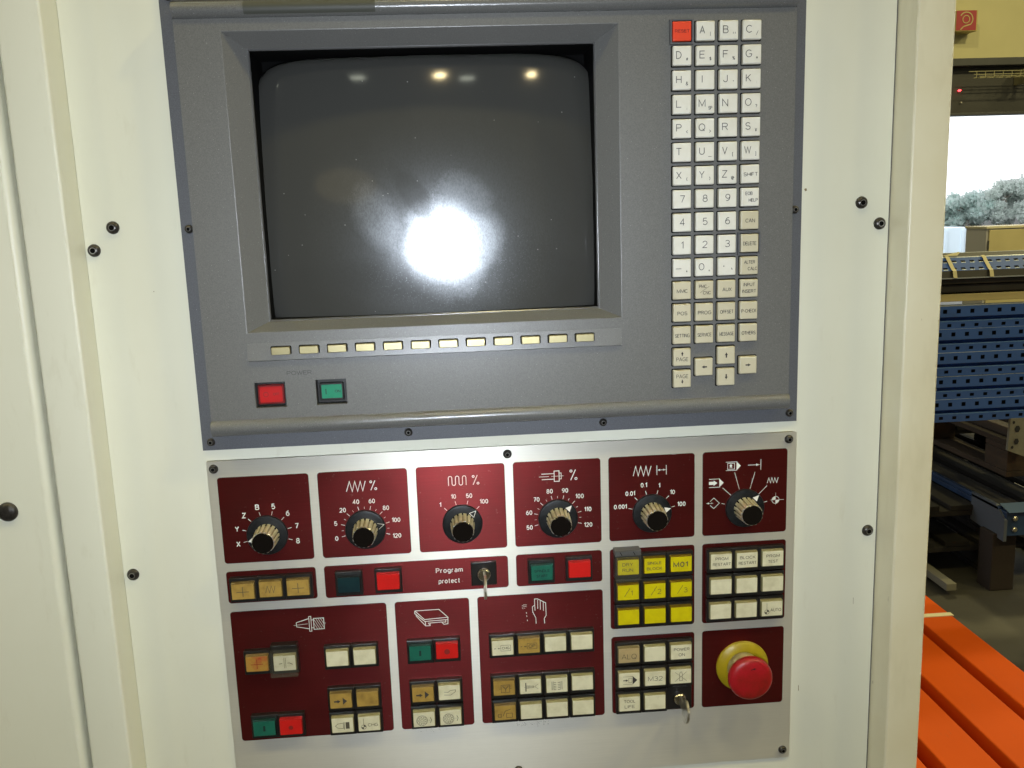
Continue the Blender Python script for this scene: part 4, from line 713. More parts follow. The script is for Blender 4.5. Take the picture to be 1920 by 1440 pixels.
button(-224.8, 527.3, lab_o, dbl_arrow, ink_k); button(-202.4, 527.1, lab_w, fadedhand, ink_b)
button(-224.8, 550.0, lab_w, wheel, ink_b); button(-202.4, 550.1, lab_w, wheel, ink_b)
GL = [(boxed('CHG', 6.4, 2.2), lab_w), (boxed('OP', 5.8, 3.0), lab_o), (None, lab_w), (None, lab_w), (clipdoc, lab_o), (clampic, lab_w), (grip_ic, lab_w), (None, lab_w), (lubeic, lab_o), (None, lab_w), (None, lab_w), (None, lab_w)]
for k in range(12): button(-156.2+22.33*(k % 4), (489.8, 527.0, 549.7)[k//4], GL[k][1], GL[k][0], ink_b if GL[k][1] is lab_w else ink_k)
HL = [(one('ALQ', 13.0, 4.6, 1.0), lab_t), (None, lab_w), (two('POWER', 'ON', 13.6, 5.4, 2.6, 0.4), lab_w), (chev, lab_w), (one('M32', 12.6, 4.0, 0.2), lab_w), (cut_tool, lab_w), (two('TOOL', 'LIFE', 10.0, 9.6, 2.7, 0.0), lab_w), (None, lab_w)]
for k in range(8): button(-48.9+22.3*(k % 3), (504.6, 527.1, 549.7)[k//3], HL[k][1], HL[k][0], ink_k if k in (3, 4) else ink_b)
# guards over two buttons
def guard(x, y, hinge):
    mb = MB(); x0, x1, y0, y1 = x-11.4, x+11.0, y-11.0, y+11.2
    for h0_, h1_ in ((6.3, 14.5),):
        rg = [[P(a, c, h_) for a, c in rr(x0+d, x1-d, y0+d, y1-d, 1.2, 3)] for d, h_ in ((0, h0_), (0, h1_-1), (1, h1_))]; mb.rings(rg, False, True)
    mb.build('button_guard', guardm, OP)
    mb = MB(); slab(mb, x0+0.2, x1-0.2, y0-4.2, y0+0.8, PH, 12.2 if hinge else 9, 0.6, 0.8)
    if hinge:
        for d in (5.5, 16.5): stroke(mb, [(x0+d-1, y0-3.0), (x0+d+0.6, y0)], 0.5, 12.3, 1)
    mb.build('guard_hinge', [mat('grey_plastic', (0.075, 0.075, 0.072), 0.45) if hinge else black, blackm], OP)
guard(-49.0, Y1, True); guard(-336.8, 491.0, False)
# key switches
def lock(x, y, collar, r_):
    mb = MB()
    slab(mb, x-collar, x+collar, y-collar*0.97, y+collar*0.97, PH, 5.2 if collar > 10 else 6.2, 0.6, 0.7); lk = mb.build('key_switch', black, OP)
    mb = MB(); lathe(mb, x, y, [(r_*1.12, 5.0), (r_*1.1, 7.2), (r_, 8.4), (r_*0.86, 9.2), (r_*0.72, 9.2), (r_*0.70, 8.6)], 40); mb.build('lock_cylinder', chrome, lk, smooth=35)
lock(-169.2, 425.7, 10.6, 5.4); lock(-4.5, 549.8, 11.0, 5.2)
def put_key(x, y, turn, lean, name_label, length=40):
    k = tag(empty('key', P(x, y, 9)), name_label, 'key', 'keys left in the panel key switches')
    mb = MB(); t = 0.95
    pr = [(9, -3.4), (9, 3.4), (19, 3.6), (20.5, 5.5)]
    for j in range(13): a = R(150-300*j/12); pr.append((length-10.5+10.5*math.cos(a)*1.0, 10.2*math.sin(a)))
    pr += [(20.5, -5.5), (19, -3.6)]
    # outline (h, v): v along the blade width, turned about the lock axis; lean tips the bow down
    def place(hh, v, s):
        ca, sa = math.cos(turn), math.sin(turn); dx = v*sa+s*ca; dy = v*ca-s*sa; return P(x+dx, y+dy+lean*(hh-9), hh)
    o_ = [(9, -3.4), (19, -3.6), (21, -6)]+[(length-9+9*math.cos(R(-140+280*j/12)), 9.6*math.sin(R(-140+280*j/12))) for j in range(13)]+[(21, 6), (19, 3.6), (9, 3.4)]
    A = [place(h_, v, -t) for h_, v in o_]; Bq = [place(h_, v, t) for h_, v in o_]
    mb.rings([A, Bq], True, True); mb.build('bow', steel, k)
    return k
put_key(-169.2, 425.7, R(-1.5), 0.04, 'worn nickel key in the Program protect key switch, seen edge on')
put_key(-4.5, 549.8, R(-5), 0.04, 'thin metal key in the chrome lock left of the emergency stop', 36)
# emergency stop
ES = (51.6, 525.3)
mb = MB(); lathe(mb, *ES, [(22.9, PH), (22.9, PH+1.4), (22.3, PH+2.2), (17.0, PH+4.4), (15.4, PH+4.6), (14.9, PH+3.6)], 72); es = mb.build('emergency_stop', yel, OP, smooth=35)
mb = MB(); lathe(mb, *ES, [(14.0, PH+3.5), (14.0, PH+10.5), (13.4, PH+11.6), (12.6, 20.0)], 56); mb.build('neck', neckm, es, smooth=35)
mb = MB(); lathe(mb, *ES, [(12, 19.6), (17.0, 19.8), (18.2, 20.6), (18.8, 22.2), (18.8, 25.0), (18.2, 27.0), (16.8, 28.3), (14, 29.0), (9, 29.5), (4, 29.8), (1.5, 29.9)], 72); mb.build('mushroom_head', mush, es, smooth=40)
mb = MB(); arrow_m(mb, ES[0]+0.9, ES[1]-10.6, 0.97, -0.22, 4.6, 29.75, 0.9, 0.35, 2.0); mb.build('arrow_mark', mat('soiled_black', (0.03, 0.006, 0.006), 0.6), es)
mb = MB()
for k in range(46):
    x_ = rnd.uniform(-146, -118); y_ = rnd.gauss(566.5, 1.4); r_ = rnd.uniform(0.15, 0.45); poly(mb, circ(x_, y_, r_, n=6)[:-1], 2.08)
for k in range(22):
    x_ = rnd.uniform(-232, -205); y_ = rnd.gauss(566.0, 1.0); r_ = rnd.uniform(0.1, 0.3); poly(mb, circ(x_, y_, r_, n=6)[:-1], 2.08)
tag(mb.build('grime_specks', mat('grime', (0.30, 0.28, 0.22), 0.7), OP), kind='stuff')

# ---------------------------------------------------------------- hall
# floor, walls and what stands in the hall
conc = mat('concrete_floor', (0.20, 0.19, 0.16), 0.6)
vary(conc, (0.055, 0.051, 0.040), 1.6, 0.25, 60, 0.2, 0.002)
def sheet(name, x0, x1, y0, y1, z, m, kind='structure'):
    mb = MB(); mb.quad((x0, y0, z), (x1, y0, z), (x1, y1, z), (x0, y1, z)); return tag(mb.build(name, m), kind=kind)
sheet('floor', -15, 20, -16, 11.2, 0.0, conc)
sheet('ground', -80, 160, 11.2, 160, -0.05, vary(mat('yard_asphalt', (0.10, 0.10, 0.095), 0.8), (0.10, 0.10, 0.095), 0.8, 0.2))
wallm = vary(mat('olive_cream_wall', (0.48, 0.45, 0.26), 0.7), (0.48, 0.45, 0.26), 1.5, 0.06, 90, 0.2, 0.001)
mb = MB(); mb.box((-15, 11.0, 0), (5.2, 11.3, 8)); mb.box((5.2, 11.0, 3.16), (14.5, 11.3, 8)); mb.box((14.5, 11.0, 0), (20, 11.3, 8)); tag(mb.build('hall_wall', wallm), kind='structure')
skym = bpy.data.materials.new('overcast_sky'); skym.use_nodes = True
N_ = skym.node_tree.nodes; bb = N_['Principled BSDF']; bb.inputs['Base Color'].default_value = (0, 0, 0, 1); bb.inputs['Specular IOR Level'].default_value = 0; bb.inputs['Emission Color'].default_value = (0.93, 0.97, 1.0, 1); bb.inputs['Emission Strength'].default_value = 1.9
mb = MB(); n_ = 24
rgs = [[(30+130*math.cos(R(175-170*k/n_)), 5+140*math.sin(R(175-170*k/n_)), z_) for k in range(n_+1)] for z_ in (-2, 90)]
mb.rings(rgs, False, False, closed=False); tag(mb.build('sky', skym), kind='structure')
# door housing over the opening
RD = tag(empty('roller_door', (9.8, 10.9, 2.6)), 'dark grey roller door rolled up in its housing above the bright doorway', 'roller door')
dk = vary(mat('dark_steel', (0.050, 0.052, 0.056), 0.45), (0.050, 0.052, 0.056), 3, 0.2)
dk2 = vary(mat('dark_curtain', (0.032, 0.032, 0.031), 0.5), (0.032, 0.032, 0.031), 3, 0.25)
mb = MB(); mb.box((5.2, 10.80, 3.17), (14.5, 11.05, 3.262)); mb.build('lintel_beam', dk, RD, bevel=0.006)
mb = MB(); mb.box((5.2, 10.93, 2.60), (14.5, 11.03, 3.17)); mb.build('curtain', dk2, RD, bevel=0.006)
mb = MB(); mb.box((5.2, 10.88, 2.572), (14.5, 11.04, 2.604)); mb.build('bottom_rail', dk, RD, bevel=0.004)
ledm = mat('red_indicator', (0.5, 0.02, 0.02), 0.3, emit=6.0, ecol=(1, 0.05, 0.06))
mb = MB(); bm_ = [(0.012*math.cos(R(30*k)), 0.012*math.sin(R(30*k))) for k in range(12)]
mb.rings([[(6.462+a, 10.93, 2.885+b_) for a, b_ in bm_], [(6.462+a, 10.90, 2.885+b_) for a, b_ in bm_], [(6.462+a*0.6, 10.885, 2.885+b_*0.6) for a, b_ in bm_]], False, True); mb.build('indicator_lamp', ledm, RD)
mb = MB(); mb.rings([[(6.49+a*0.8, 10.93, 2.735+b_*0.8) for a, b_ in bm_], [(6.49+a*0.8, 10.90, 2.735+b_*0.8) for a, b_ in bm_]], False, True); mb.build('cable_gland', mat('pale_plastic', (0.4, 0.38, 0.34), 0.5), RD)
# cable ladder
CL = tag(empty('cable_tray', (9.0, 10.7, 3.0)), 'yellowish wire mesh cable tray running along the dark door housing', 'cable tray')
wirem = mat('galvanised_wire', (0.30, 0.28, 0.16), 0.45, 0.4)
mb = MB()
for z_ in (3.085, 3.048, 3.008): mb.box((6.45 if z_ > 3.06 else 6.52, 10.70, z_-0.004), (12.5, 10.708, z_+0.004))
mb.box((6.52, 10.58, 3.004), (12.5, 10.588, 3.012)); mb.build('long_wire', wirem, CL)
mb = MB()
for k in range(52): x_ = 6.55+k*0.115; mb.box((x_, 10.698, 3.004), (x_+0.007, 10.706, 3.089)); mb.box((x_, 10.58, 3.002), (x_+0.007, 10.70, 3.008))
tag(mb.build('cross_wire', wirem, CL), kind='stuff')
for x_ in (7.19, 8.9, 10.6):
    mb = MB(); mb.box((x_, 10.69, 2.93), (x_+0.05, 10.93, 3.11)); mb.box((x_-0.03, 10.66, 2.93), (x_+0.05, 10.70, 2.95)); mb.build('bracket', wirem, CL)
# hose sign box
SB = tag(empty('fire_hose_sign', (6.48, 10.9, 3.7)), 'red wedge shaped fire hose sign with pale hose reel symbol, high on the olive wall', 'sign')
sgm = mat('sign_red', (0.30, 0.020, 0.030), 0.4); sgy = mat('sign_yellowed_edge', (0.42, 0.34, 0.12), 0.5); sgi = mat('sign_pale_ink', (0.45, 0.38, 0.16), 0.5)
mb = MB(); mb.box((6.30, 10.80, 3.585), (6.585, 11.0, 3.835)); mb.build('housing', sgy, SB, bevel=0.005)
mb = MB(); mb.quad((6.305, 10.796, 3.595), (6.565, 10.796, 3.595), (6.565, 10.796, 3.83), (6.305, 10.796, 3.83)); mb.quad((6.588, 10.83, 3.63), (6.588, 10.97, 3.63), (6.588, 10.97, 3.80), (6.588, 10.83, 3.80)); mb.build('sign_face', [sgm], SB)
mb = MB()
def wst(pts, wd, yy):
    for a, b_ in zip(pts, pts[1:]):
        a = Vector(a); b_ = Vector(b_); d = (b_-a).normalized(); n = Vector((-d.y, d.x))*wd/2
        mb.quad((a.x-n.x, yy, a.y-n.y), (b_.x-n.x, yy, b_.y-n.y), (b_.x+n.x, yy, b_.y+n.y), (a.x+n.x, yy, a.y+n.y))
arc = [(6.43+0.085*math.cos(R(t)), 3.725+0.085*math.sin(R(t))) for t in range(150, -60, -15)]; wst(arc+[(6.40, 3.64), (6.36, 3.60)], 0.014, 10.790)
arc = [(6.43+0.045*math.cos(R(t)), 3.725+0.045*math.sin(R(t))) for t in range(0, 361, 24)]; wst(arc, 0.010, 10.790)
mb.build('symbol', sgi, SB)
# metal cabinet by the door
MC = tag(empty('metal_cabinet', (6.6, 9.2, 0)), 'low olive beige metal cabinet standing just inside the bright doorway', 'cabinet')
cabm = vary(mat('olive_beige_metal', (0.42, 0.37, 0.20), 0.5), (0.42, 0.37, 0.20), 4, 0.06)
mb = MB(); mb.box((5.775, 9.02, 0), (7.5, 9.42, 1.18)); mb.build('carcass', mat('pale_grey_metal', (0.40, 0.40, 0.42), 0.45), MC, bevel=0.004)  # bluish daylight on the side is put into the carcass colour
mb = MB(); mb.box((5.765, 9.0, 1.18), (7.51, 9.43, 1.205)); mb.build('top_lip', mat('pale_edge', (0.55, 0.52, 0.40), 0.5), MC, bevel=0.003)
for x_ in (5.80, 6.66):
    mb = MB(); mb.box((x_, 9.0, 0.05), (x_+0.84, 9.022, 1.165)); mb.build('door', cabm, MC, bevel=0.003)
mb = MB(); mb.box((5.790, 8.995, 0.95), (5.80, 9.01, 1.05)); mb.build('hinge', dk, MC)
# outside
YW = tag(empty('yard_container', (9.6, 18.5, 0)), 'pale blue white low container standing out in the yard beside the trees', 'container')
pale = vary(mat('pale_blue_sheet', (0.55, 0.62, 0.68), 0.5), (0.55, 0.62, 0.68), 1, 0.04)
mb = MB(); mb.box((8.0, 18.0, 0), (10.92, 20.0, 0.95)); mb.build('body', pale, YW, bevel=0.01)
for k in range(8): mb = MB(); mb.box((8.2+k*0.36, 17.975, 0.05), (8.26+k*0.36, 18.0, 0.90)); mb.build('rib', pale, YW)
bark = mat('pale_bark', (0.22, 0.20, 0.17), 0.9)
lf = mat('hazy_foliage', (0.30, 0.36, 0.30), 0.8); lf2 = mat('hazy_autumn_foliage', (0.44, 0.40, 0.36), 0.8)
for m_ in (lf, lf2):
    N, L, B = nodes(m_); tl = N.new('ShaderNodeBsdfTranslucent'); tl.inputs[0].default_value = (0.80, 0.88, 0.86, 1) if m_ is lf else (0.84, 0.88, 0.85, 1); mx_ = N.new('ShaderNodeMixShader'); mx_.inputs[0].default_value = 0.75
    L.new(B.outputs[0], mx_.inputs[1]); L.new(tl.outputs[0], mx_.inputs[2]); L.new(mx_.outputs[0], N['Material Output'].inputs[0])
vary(lf, (0.44, 0.50, 0.46), 1.3, 0.12); vary(lf2, (0.48, 0.51, 0.48), 1.3, 0.12)  # leaf colours paled to stand in for distance haze
def tree(x, y, hgt, wdt, m, label, n=6500, s0=0.095):
    t = tag(empty('tree', (x, y, 0)), label, 'tree', 'trees beyond the yard'); mb = MB()
    mb.rings([[(x+r_*math.cos(R(45*k)), y+r_*math.sin(R(45*k)), z_) for k in range(8)] for r_, z_ in ((0.22, -0.05), (0.16, hgt*0.4), (0.07, hgt*0.85))])
    for k in range(6):
        a = R(60*k+rnd.uniform(-20, 20)); z0_ = hgt*(0.3+0.08*k); L_ = wdt*0.7
        p0 = Vector((x, y, z0_)); p1 = p0+Vector((math.cos(a)*L_, math.sin(a)*L_, hgt*0.18)); s = Vector((0.04, 0.04, 0.05)); mb.quad(p0-s, p0+s, p1+s*0.3, p1-s*0.3)
    mb.build('trunk', bark, t); mb = MB()
    cl = [(Vector((x+rnd.gauss(0, wdt*0.42), y+rnd.gauss(0, wdt*0.4), hgt*rnd.uniform(0.22, 0.93))), rnd.uniform(0.25, 0.5)*wdt*0.7) for _ in range(16)]
    for _ in range(n):
        c, r_ = rnd.choice(cl); p = c+Vector((rnd.gauss(0, 1), rnd.gauss(0, 1), rnd.gauss(0, 0.8)))*r_*0.5
        q = Euler((rnd.uniform(0, 6), rnd.uniform(0, 6), rnd.uniform(0, 6))).to_matrix(); s = s0*rnd.uniform(0.6, 1.3)
        mb.quad(p+q@Vector((-s, -s*.6, 0)), p+q@Vector((s, -s*.6, 0)), p+q@Vector((s, s*.6, 0)), p+q@Vector((-s, s*.6, 0)))
    mb.build('crown', m, t)
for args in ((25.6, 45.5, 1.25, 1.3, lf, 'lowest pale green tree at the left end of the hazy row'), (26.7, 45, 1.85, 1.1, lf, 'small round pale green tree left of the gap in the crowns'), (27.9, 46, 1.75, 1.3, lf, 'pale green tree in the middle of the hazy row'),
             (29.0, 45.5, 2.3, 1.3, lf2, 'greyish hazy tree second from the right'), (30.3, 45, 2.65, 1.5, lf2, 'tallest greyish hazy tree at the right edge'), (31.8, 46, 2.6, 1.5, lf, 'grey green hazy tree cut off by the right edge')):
    tree(*args)

# ---------------------------------------------------------------- racking parts on pallets, beside the machine
blue = mat('rack_blue', (0.042, 0.105, 0.36), 0.34); N, L, B = nodes(blue)
t_ = tex(blue, 'N', 18, 4); L.new(mixc(blue, ramp(blue, t_.outputs[0], [(0.55, 0.0), (0.8, 0.35)]), (0.042, 0.105, 0.36), (0.03, 0.05, 0.09)), B.inputs['Base Color'])
bluew = mat('bare_worn_edge', (0.45, 0.50, 0.56), 0.35, 0.5)  # pale strips that paint glints along the steel edges
dkgap = mat('deep_shadow_steel', (0.012, 0.014, 0.018), 0.6)
def upright(x0, x1, ytop, z1, sc=1.0, holes_x=0.0, label='', lower_open=False):
    """perforated rack upright lying on its side: upper lip with holes, groove, lower lip with holes"""
    o = empty('rack_upright', (x0, ytop, z1)); tag(o, label, 'rack upright', 'blue rack uprights stacked on the pallets')
    A = [(0.0, 0.0), (0.0, -0.004), (-0.002, -0.030), (0.012, -0.036), (0.016, -0.049), (-0.004, -0.056)]   # (dy, dz)
    Z = lambda q: z1+q[1]*sc; Yv = lambda q: ytop+q[0]
    mb = MB()
    def face_row(q0, q1, off):
        # a long strip with square holes, 50 mm pitch
        k0 = 0; x = x0
        zt, zb = Z(q0), Z(q1); yt, yb = Yv(q0), Yv(q1); zl = zt+(zb-zt)*0.30; zh = zt+(zb-zt)*0.68
        yl = yt+(yb-yt)*0.30; yh = yt+(yb-yt)*0.68
        mb.quad((x0, yl, zl), (x1, yl, zl), (x1, yt, zt), (x0, yt, zt)); mb.quad((x0, yb, zb), (x1, yb, zb), (x1, yh, zh), (x0, yh, zh))
        n = int((x1-x0)/0.05)
        for k in range(n):
            a = x0+off+k*0.05; b_ = a+0.050; hw = 0.0075
            if k == 0: mb.quad((x0, yh, zh), (a, yh, zh), (a, yl, zl), (x0, yl, zl))
            mb.quad((a, yh, zh), (a+0.025-hw, yh, zh), (a+0.025-hw, yl, zl), (a, yl, zl)); mb.quad((a+0.025+hw, yh, zh), (b_, yh, zh), (b_, yl, zl), (a+0.025+hw, yl, zl))
    def strip(q0, q1, mi=0): mb.quad((x0, Yv(q1), Z(q1)), (x1, Yv(q1), Z(q1)), (x1, Yv(q0), Z(q0)), (x0, Yv(q0), Z(q0)), mi)
    strip((0.03, 0.003), (0, 0.0), 1); face_row((0, 0), (0, -0.038), holes_x)
    strip((0, -0.038), (0.022, -0.044)); strip((0.022, -0.044), (0.026, -0.050)); strip((0.026, -0.050), (0.006, -0.0530)); strip((0.006, -0.0530), (0.004, -0.0545), 3)
    if lower_open: strip((0.030, -0.054), (0.034, -0.088), 2)
    else: face_row((0.004, -0.0545), (0.006, -0.084), (holes_x+0.021) % 0.05)
    strip((0.006, -0.084), (0.02, -0.0855)); mb.quad((x0, ytop+0.035, z1-0.0855), (x1, ytop+0.035, z1-0.0855), (x1, ytop+0.035, z1), (x0, ytop+0.035, z1), 2)
    mb.build('profile', [blue, bluew, dkgap, mat('rubbed_blue_edge', (0.10, 0.19, 0.36), 0.3)], o)  # lighter blue strip paints a glint on the lower lip
    return o
zz = [1.123, 0.989, 0.900, 0.816]
labs = ['blue perforated upright with a bare bright top edge, directly under the pale batten', 'second blue perforated upright below the pale batten in the stack', 'third blue perforated upright below the pale batten in the stack', 'fourth blue perforated upright below the pale batten, second from the bottom']
upright(1.40, 3.2, 2.35, 1.123, 1, 0.031, labs[0])
upright(1.405, 3.2, 2.352, 1.041, 1, 0.012, labs[1])
upright(1.402, 3.2, 2.35, 0.956, 1, 0.027, labs[2])
upright(1.40, 3.2, 2.351, 0.870, 1, 0.030, labs[3])
o = upright(1.40, 3.2, 2.353, 0.786, 1, 0.020, 'lowest blue perforated upright, resting on the wooden pallet', False)
# pale dunnage, dark beam and strapped bundle on top
wood = mat('pale_batten_wood', (0.40, 0.34, 0.16), 0.7); vary(wood, (0.38, 0.33, 0.16), 9, 0.2, stretch=(0.2, 1, 4))
mb = MB(); mb.box((1.40, 2.36, 1.138), (3.2, 2.44, 1.164)); tag(mb.build('batten', wood, bevel=0.002), 'long pale wooden batten lying between the strapped bundle and the blue uprights', 'batten')
dkb = vary(mat('dark_primer_beam', (0.022, 0.021, 0.019), 0.5), (0.022, 0.021, 0.019), 6, 0.3)
BD = tag(empty('strapped_bundle', (2.3, 2.4, 1.17)), 'bundle of dark steel beams under a slotted blue upright, held by two cream straps', 'bundle')
mb = MB(); mb.box((1.40, 2.36, 1.170), (3.2, 2.60, 1.198)); mb.build('beam', dkb, BD, bevel=0.004)
mb = MB(); mb.box((1.40, 2.35, 1.200), (3.2, 2.60, 1.2195)); mb.build('beam', dkb, BD, bevel=0.004)
mb = MB(); mb.box((1.40, 2.338, 1.2200), (3.2, 2.60, 1.2235)); mb.build('edge_flange', bluew, BD)
# slotted blue upright: front lip, sloping web with two rows of slots, far lip
mb = MB(); x0, x1 = 1.40, 3.2
mb.quad((x0, 2.345, 1.2235), (x1, 2.345, 1.2235), (x1, 2.352, 1.247), (x0, 2.352, 1.247), 2)
def wp(t): return (2.352+0.046*t, 1.247+0.043*t)
cuts = [0.0, 0.08, 0.24, 0.62, 0.78, 1.0]
for a, b_ in ((0, 1), (2, 3), (4, 5)):
    (ya, za), (yb, zb) = wp(cuts[a]), wp(cuts[b_]); mb.quad((x0, ya, za), (x1, ya, za), (x1, yb, zb), (x0, yb, zb))
for a, off in ((1, 0.0), (3, 0.012)):
    (ya, za), (yb, zb) = wp(cuts[a]), wp(cuts[a+1])
    for k in range(55):
        s = x0+off+k*0.0325; mb.quad((s, ya, za), (s+0.016, ya, za), (s+0.016, yb, zb), (s, yb, zb))
        mb.quad((s+0.016, ya, za+0.0008), (s+0.0325, ya, za+0.0008), (s+0.0325, ya-0.001, za-0.0015), (s+0.016, ya-0.001, za-0.0015), 1)
(ya, za) = wp(0); (yb, zb) = wp(1); mb.quad((x0, ya+0.004, za-0.004), (x1, ya+0.004, za-0.004), (x1, yb+0.004, zb-0.004), (x0, yb+0.004, zb-0.004), 2)
mb.quad((x0, yb, zb), (x1, yb, zb), (x1, yb+0.004, zb+0.003), (x0, yb+0.004, zb+0.003), 1)
mb.quad((x0, yb+0.01, zb-0.01), (x1, yb+0.01, zb-0.01), (x1, yb+0.06, zb+0.013), (x0, yb+0.06, zb+0.013), 2); mb.quad((x0, yb+0.06, zb+0.013), (x1, yb+0.06, zb+0.013), (x1, yb+0.07, zb+0.014), (x0, yb+0.07, zb+0.014), 1)
mb.build('slotted_upright', [blue, bluew, dkb], BD)
strapm = mat('cream_strap', (0.55, 0.50, 0.28), 0.5)
for xs in (1.572, 1.705):
    mb = MB(); pr = [(2.335, 1.2235), (2.343, 1.2475), (2.352, 1.2515), (2.394, 1.2925), (2.402, 1.2955)]
    for a, b_ in zip(pr, pr[1:]): mb.quad((xs, *a), (xs+0.014, *a), (xs+0.014, *b_), (xs, *b_))
    mb.build('strap', strapm, BD)
mb = MB(); mb.quad((1.56, 2.40, 1.297), (1.62, 2.402, 1.2975), (1.635, 2.41, 1.308), (1.628, 2.412, 1.309)); mb.build('strap_tail', strapm, BD)

# perforated grey upright, cradle, pallets
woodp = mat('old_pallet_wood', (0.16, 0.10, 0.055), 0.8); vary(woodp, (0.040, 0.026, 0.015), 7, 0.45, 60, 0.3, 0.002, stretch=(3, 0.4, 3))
woodd = mat('dirty_pallet_wood', (0.080, 0.060, 0.042), 0.85); vary(woodd, (0.011, 0.009, 0.007), 6, 0.5, 60, 0.3, 0.002, stretch=(3, 0.4, 3))  # near-black wood: the shade below the racks is put into its colour
def pallet(z, label, m=woodp, x0=1.90, y0=2.47, th=0.144):
    p = tag(empty('pallet', (x0+0.4, y0+0.6, z)), label, 'pallet', 'wooden pallets stacked under the blue racking parts')
    def plank(n, a, b_, mm=m): q = MB(); q.box(a, b_); q.build(n, mm, p, bevel=0.003)
    for k in range(3): plank('bottom_board', (x0+k*0.35, y0, z), (x0+k*0.35+0.10, y0+1.2, z+0.022))
    for k in range(3):
        for j in range(3): plank('block', (x0+k*0.35+rnd.uniform(0, .004), y0+j*0.527, z+0.022), (x0+k*0.35+0.10, y0+j*0.527+0.145, z+0.10))
    for j in range(3): plank('stringer_board', (x0, y0+j*0.527, z+0.10), (x0+0.8, y0+j*0.527+0.145, z+0.122))
    for k, (a, b_) in enumerate(((0, .145), (.19, .29), (.3275, .4725), (.51, .61), (.655, .8))): plank('deck_board', (x0+a, y0-0.003*k, z+0.122), (x0+b_, y0+1.2, z+0.144))
    return p
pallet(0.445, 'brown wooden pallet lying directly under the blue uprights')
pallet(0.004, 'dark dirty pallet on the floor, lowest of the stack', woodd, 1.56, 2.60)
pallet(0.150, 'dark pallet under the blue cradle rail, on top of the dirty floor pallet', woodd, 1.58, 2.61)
for k_, (z_, lb_) in enumerate(((0.004, 'lowest dark pallet of the rear stack, almost lost in shadow'), (0.150, 'second dark pallet of the rear stack, in deep shadow'), (0.300, 'third dark pallet of the rear stack, behind the blue rail'), (0.448, 'fourth dark pallet of the rear stack, behind the brown pallet'), (0.594, 'topmost pallet of the rear stack, glimpsed under the blue uprights'))): pallet(z_, lb_, woodd, 1.98+0.02*(k_ % 2), 3.86)  # stack added behind to fill the gaps with darkness
# loose timbers on the top pallet
for j, (x_, z_, wdt, hh) in enumerate(((1.93, 0.590, 0.05, 0.035), (2.02, 0.592, 0.06, 0.05), (2.16, 0.590, 0.04, 0.06), (2.29, 0.591, 0.07, 0.045))):
    mb = MB(); mb.box((x_, 2.40+0.03*j, z_), (x_+wdt, 3.6, z_+hh)); tag(mb.build('timber', woodp, bevel=0.004), ['thin brown timber nearest the machine, lying on the top pallet', 'brown timber second from the machine on the top pallet', 'tall narrow timber third from the machine on the top pallet', 'pale edged timber on the top pallet beside the grey perforated upright'][j], 'timber', 'timbers lying on the top pallet')
GU = tag(empty('perforated_upright', (1.88, 2.36, 0.55)), 'pale grey perforated steel upright end hanging below the blue uprights at the right edge', 'rack upright')
gum = vary(mat('dull_galvanised', (0.20, 0.20, 0.165), 0.45, 0.3), (0.20, 0.20, 0.165), 20, 0.2)
mb = MB(); yy = 2.352
def gq(a, b_, c, d): mb.quad((a, yy, c), (b_, yy, c), (b_, yy, d), (a, yy, d))
ol_ = [(1.822, 0.585), (1.96, 0.530), (1.96, 0.704), (1.826, 0.704)]
i_ = mb.add([(q[0], yy, q[1]) for q in ol_]+[(q[0], yy+0.012, q[1]) for q in ol_]); mb.face(i_[:4]); 
for k in range(4): mb.face([i_[k], i_[4+k], i_[4+(k+1) % 4], i_[(k+1) % 4]])
mb.build('plate', gum, GU)
for x_, z_, s in ((1.853, 0.665, 0.011), (1.852, 0.618, 0.010), (1.910, 0.662, 0.011), (1.838, 0.597, 0.005), (1.838, 0.690, 0.005), (1.905, 0.612, 0.010)):
    mb = MB(); mb.rings([[(x_+s*math.cos(R(60*k)), yy-0.0016, z_+s*1.25*math.sin(R(60*k))) for k in range(6)]], False, True); mb.build('slot', dkgap, GU)
CR = tag(empty('steel_cradle', (2.3, 2.9, 0.2)), 'blue steel cradle frame with a bolted corner plate, around the dark pallets', 'cradle')
bl2 = vary(mat('cradle_blue', (0.022, 0.050, 0.12), 0.42), (0.022, 0.050, 0.12), 14, 0.4)
mb = MB(); mb.box((1.865, 2.46, 0.300), (1.905, 3.75, 0.322)); mb.build('side_rail', bl2, CR, bevel=0.003)
mb = MB(); mb.box((1.86, 2.44, 0.325), (1.88, 3.75, 0.340)); mb.build('side_rail', bl2, CR, bevel=0.003)
mb = MB(); mb.box((1.868, 2.40, 0.235), (3.0, 2.445, 0.330)); mb.build('cross_rail', bl2, CR, bevel=0.004)
mb = MB(); mb.quad((1.868, 2.385, 0.333), (3.0, 2.385, 0.333), (3.0, 2.45, 0.350), (1.868, 2.45, 0.350)); mb.build('rail_lip', mat('worn_blue_lip', (0.10, 0.15, 0.24), 0.35), CR)
mb = MB(); pl = [(2.62, 0.232), (2.40, 0.215), (2.40, 0.300), (2.46, 0.345), (2.62, 0.345)]
mb.rings([[(1.872, a, b_) for a, b_ in pl], [(1.860, a, b_) for a, b_ in pl]], True, True); mb.build('corner_plate', mat('worn_grey_blue', (0.085, 0.10, 0.13), 0.45), CR)
for x_, z_ in ((1.90, 0.305), (1.90, 0.262)):
    mb = MB(); c8 = [(0.010*math.cos(R(45*k)), 0.010*math.sin(R(45*k))) for k in range(8)]
    mb.rings([[(x_+a, 2.400, z_+b_) for a, b_ in c8], [(x_+a, 2.394, z_+b_) for a, b_ in c8], [(x_+a*.6, 2.391, z_+b_*.6) for a, b_ in c8]], False, True); mb.build('bolt', steel, CR)
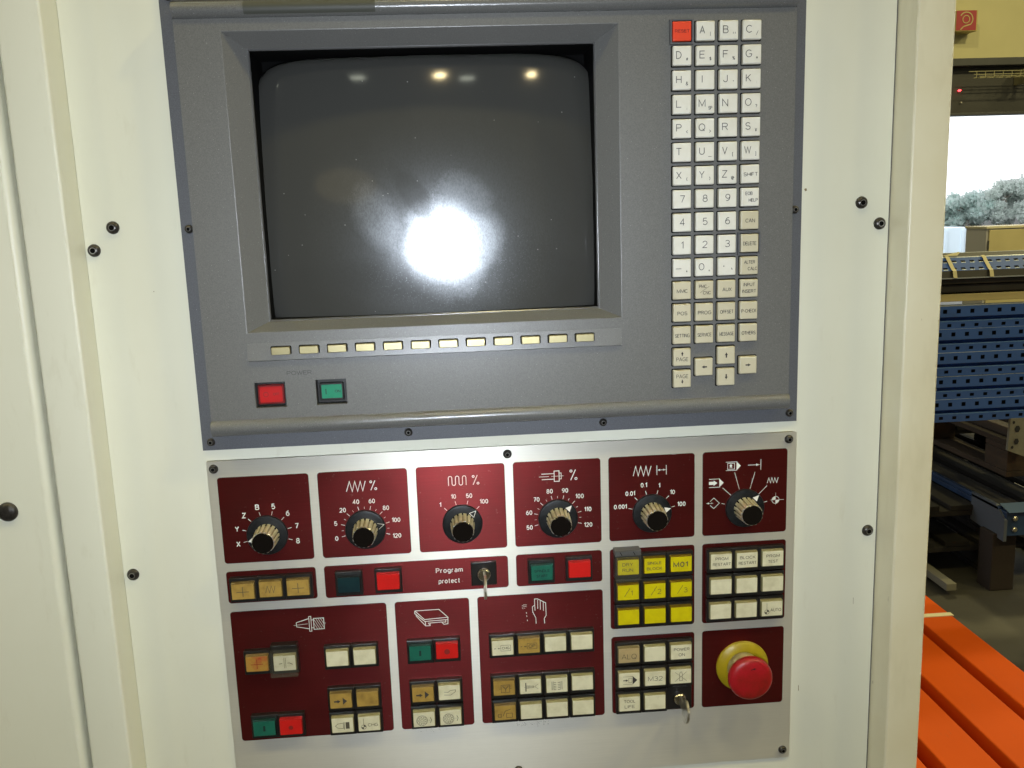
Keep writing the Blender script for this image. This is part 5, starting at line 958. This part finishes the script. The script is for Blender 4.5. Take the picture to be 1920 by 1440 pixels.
for x_, yv in ((1.845, 2.44), (2.7, 2.44)):
    mb = MB(); mb.box((x_, yv, 0.0), (x_+0.095, yv+0.09, 0.232)); tag(mb.build('wooden_post', woodd if x_ > 2 else mat('rusty_brown_post', (0.022, 0.014, 0.010), 0.8), bevel=0.004), 'short brown wooden post under the corner of the blue cradle' if x_ < 2 else 'short wooden post under the cross rail of the blue cradle', 'post')
# light batten and dark debris on the floor
mb = MB(); mb.box((1.66, 2.42, 0.02), (1.70, 2.98, 0.05)); tag(mb.build('floor_batten', mat('grey_batten', (0.17, 0.16, 0.12), 0.8), bevel=0.003), 'grey weathered batten on the dark floor between orange beams and pallets', 'batten')
# orange beams on the floor
om = mat('orange_paint', (0.62, 0.115, 0.006), 0.55, spec=0.12); N, L, B = nodes(om)
t_ = tex(om, 'N', 5, 5); L.new(mixc(om, ramp(om, t_.outputs[0], [(0.4, 0.0), (0.8, 0.4)]), (0.60, 0.082, 0.0015), (0.50, 0.064, 0.0015)), B.inputs['Base Color'])
t_ = tex(om, 'N', 30, 5, 0.75, stretch=(3, 0.25, 1)); o_c = B.inputs['Base Color'].links[0].from_socket; L.new(mixc(om, ramp(om, t_.outputs[0], [(0.62, 0.0), (0.72, 0.5)]), o_c, (0.22, 0.10, 0.05)), B.inputs['Base Color'])
for k, (a, b_, lb) in enumerate(((1.350, 1.472, 'orange rack beam on the floor nearest the pallets, crossed by a pale strap'), (1.168, 1.312, 'second orange rack beam from the pallets, lying on the floor'), (0.993, 1.128, 'third orange rack beam from the pallets, lying on the floor'), (0.80, 0.948, 'orange rack beam closest to the machine, mostly cut off'))):
    ob = tag(empty('orange_beam', ((a+b_)/2, 0.9, 0)), lb, 'rack beam', 'orange rack beams side by side on the floor')
    mb = MB(); mb.box((a, -0.6, 0.0), (b_, 2.26-0.015*k, 0.10)); mb.build('beam_body', om, ob, bevel=0.004)
mb = MB(); mb.box((1.345, 2.055, 0.1003), (1.476, 2.078, 0.103)); tag(mb.build('strap_band', mat('white_strap', (0.75, 0.68, 0.42), 0.5)), 'pale plastic strap across the orange beam nearest the pallets', 'strap')
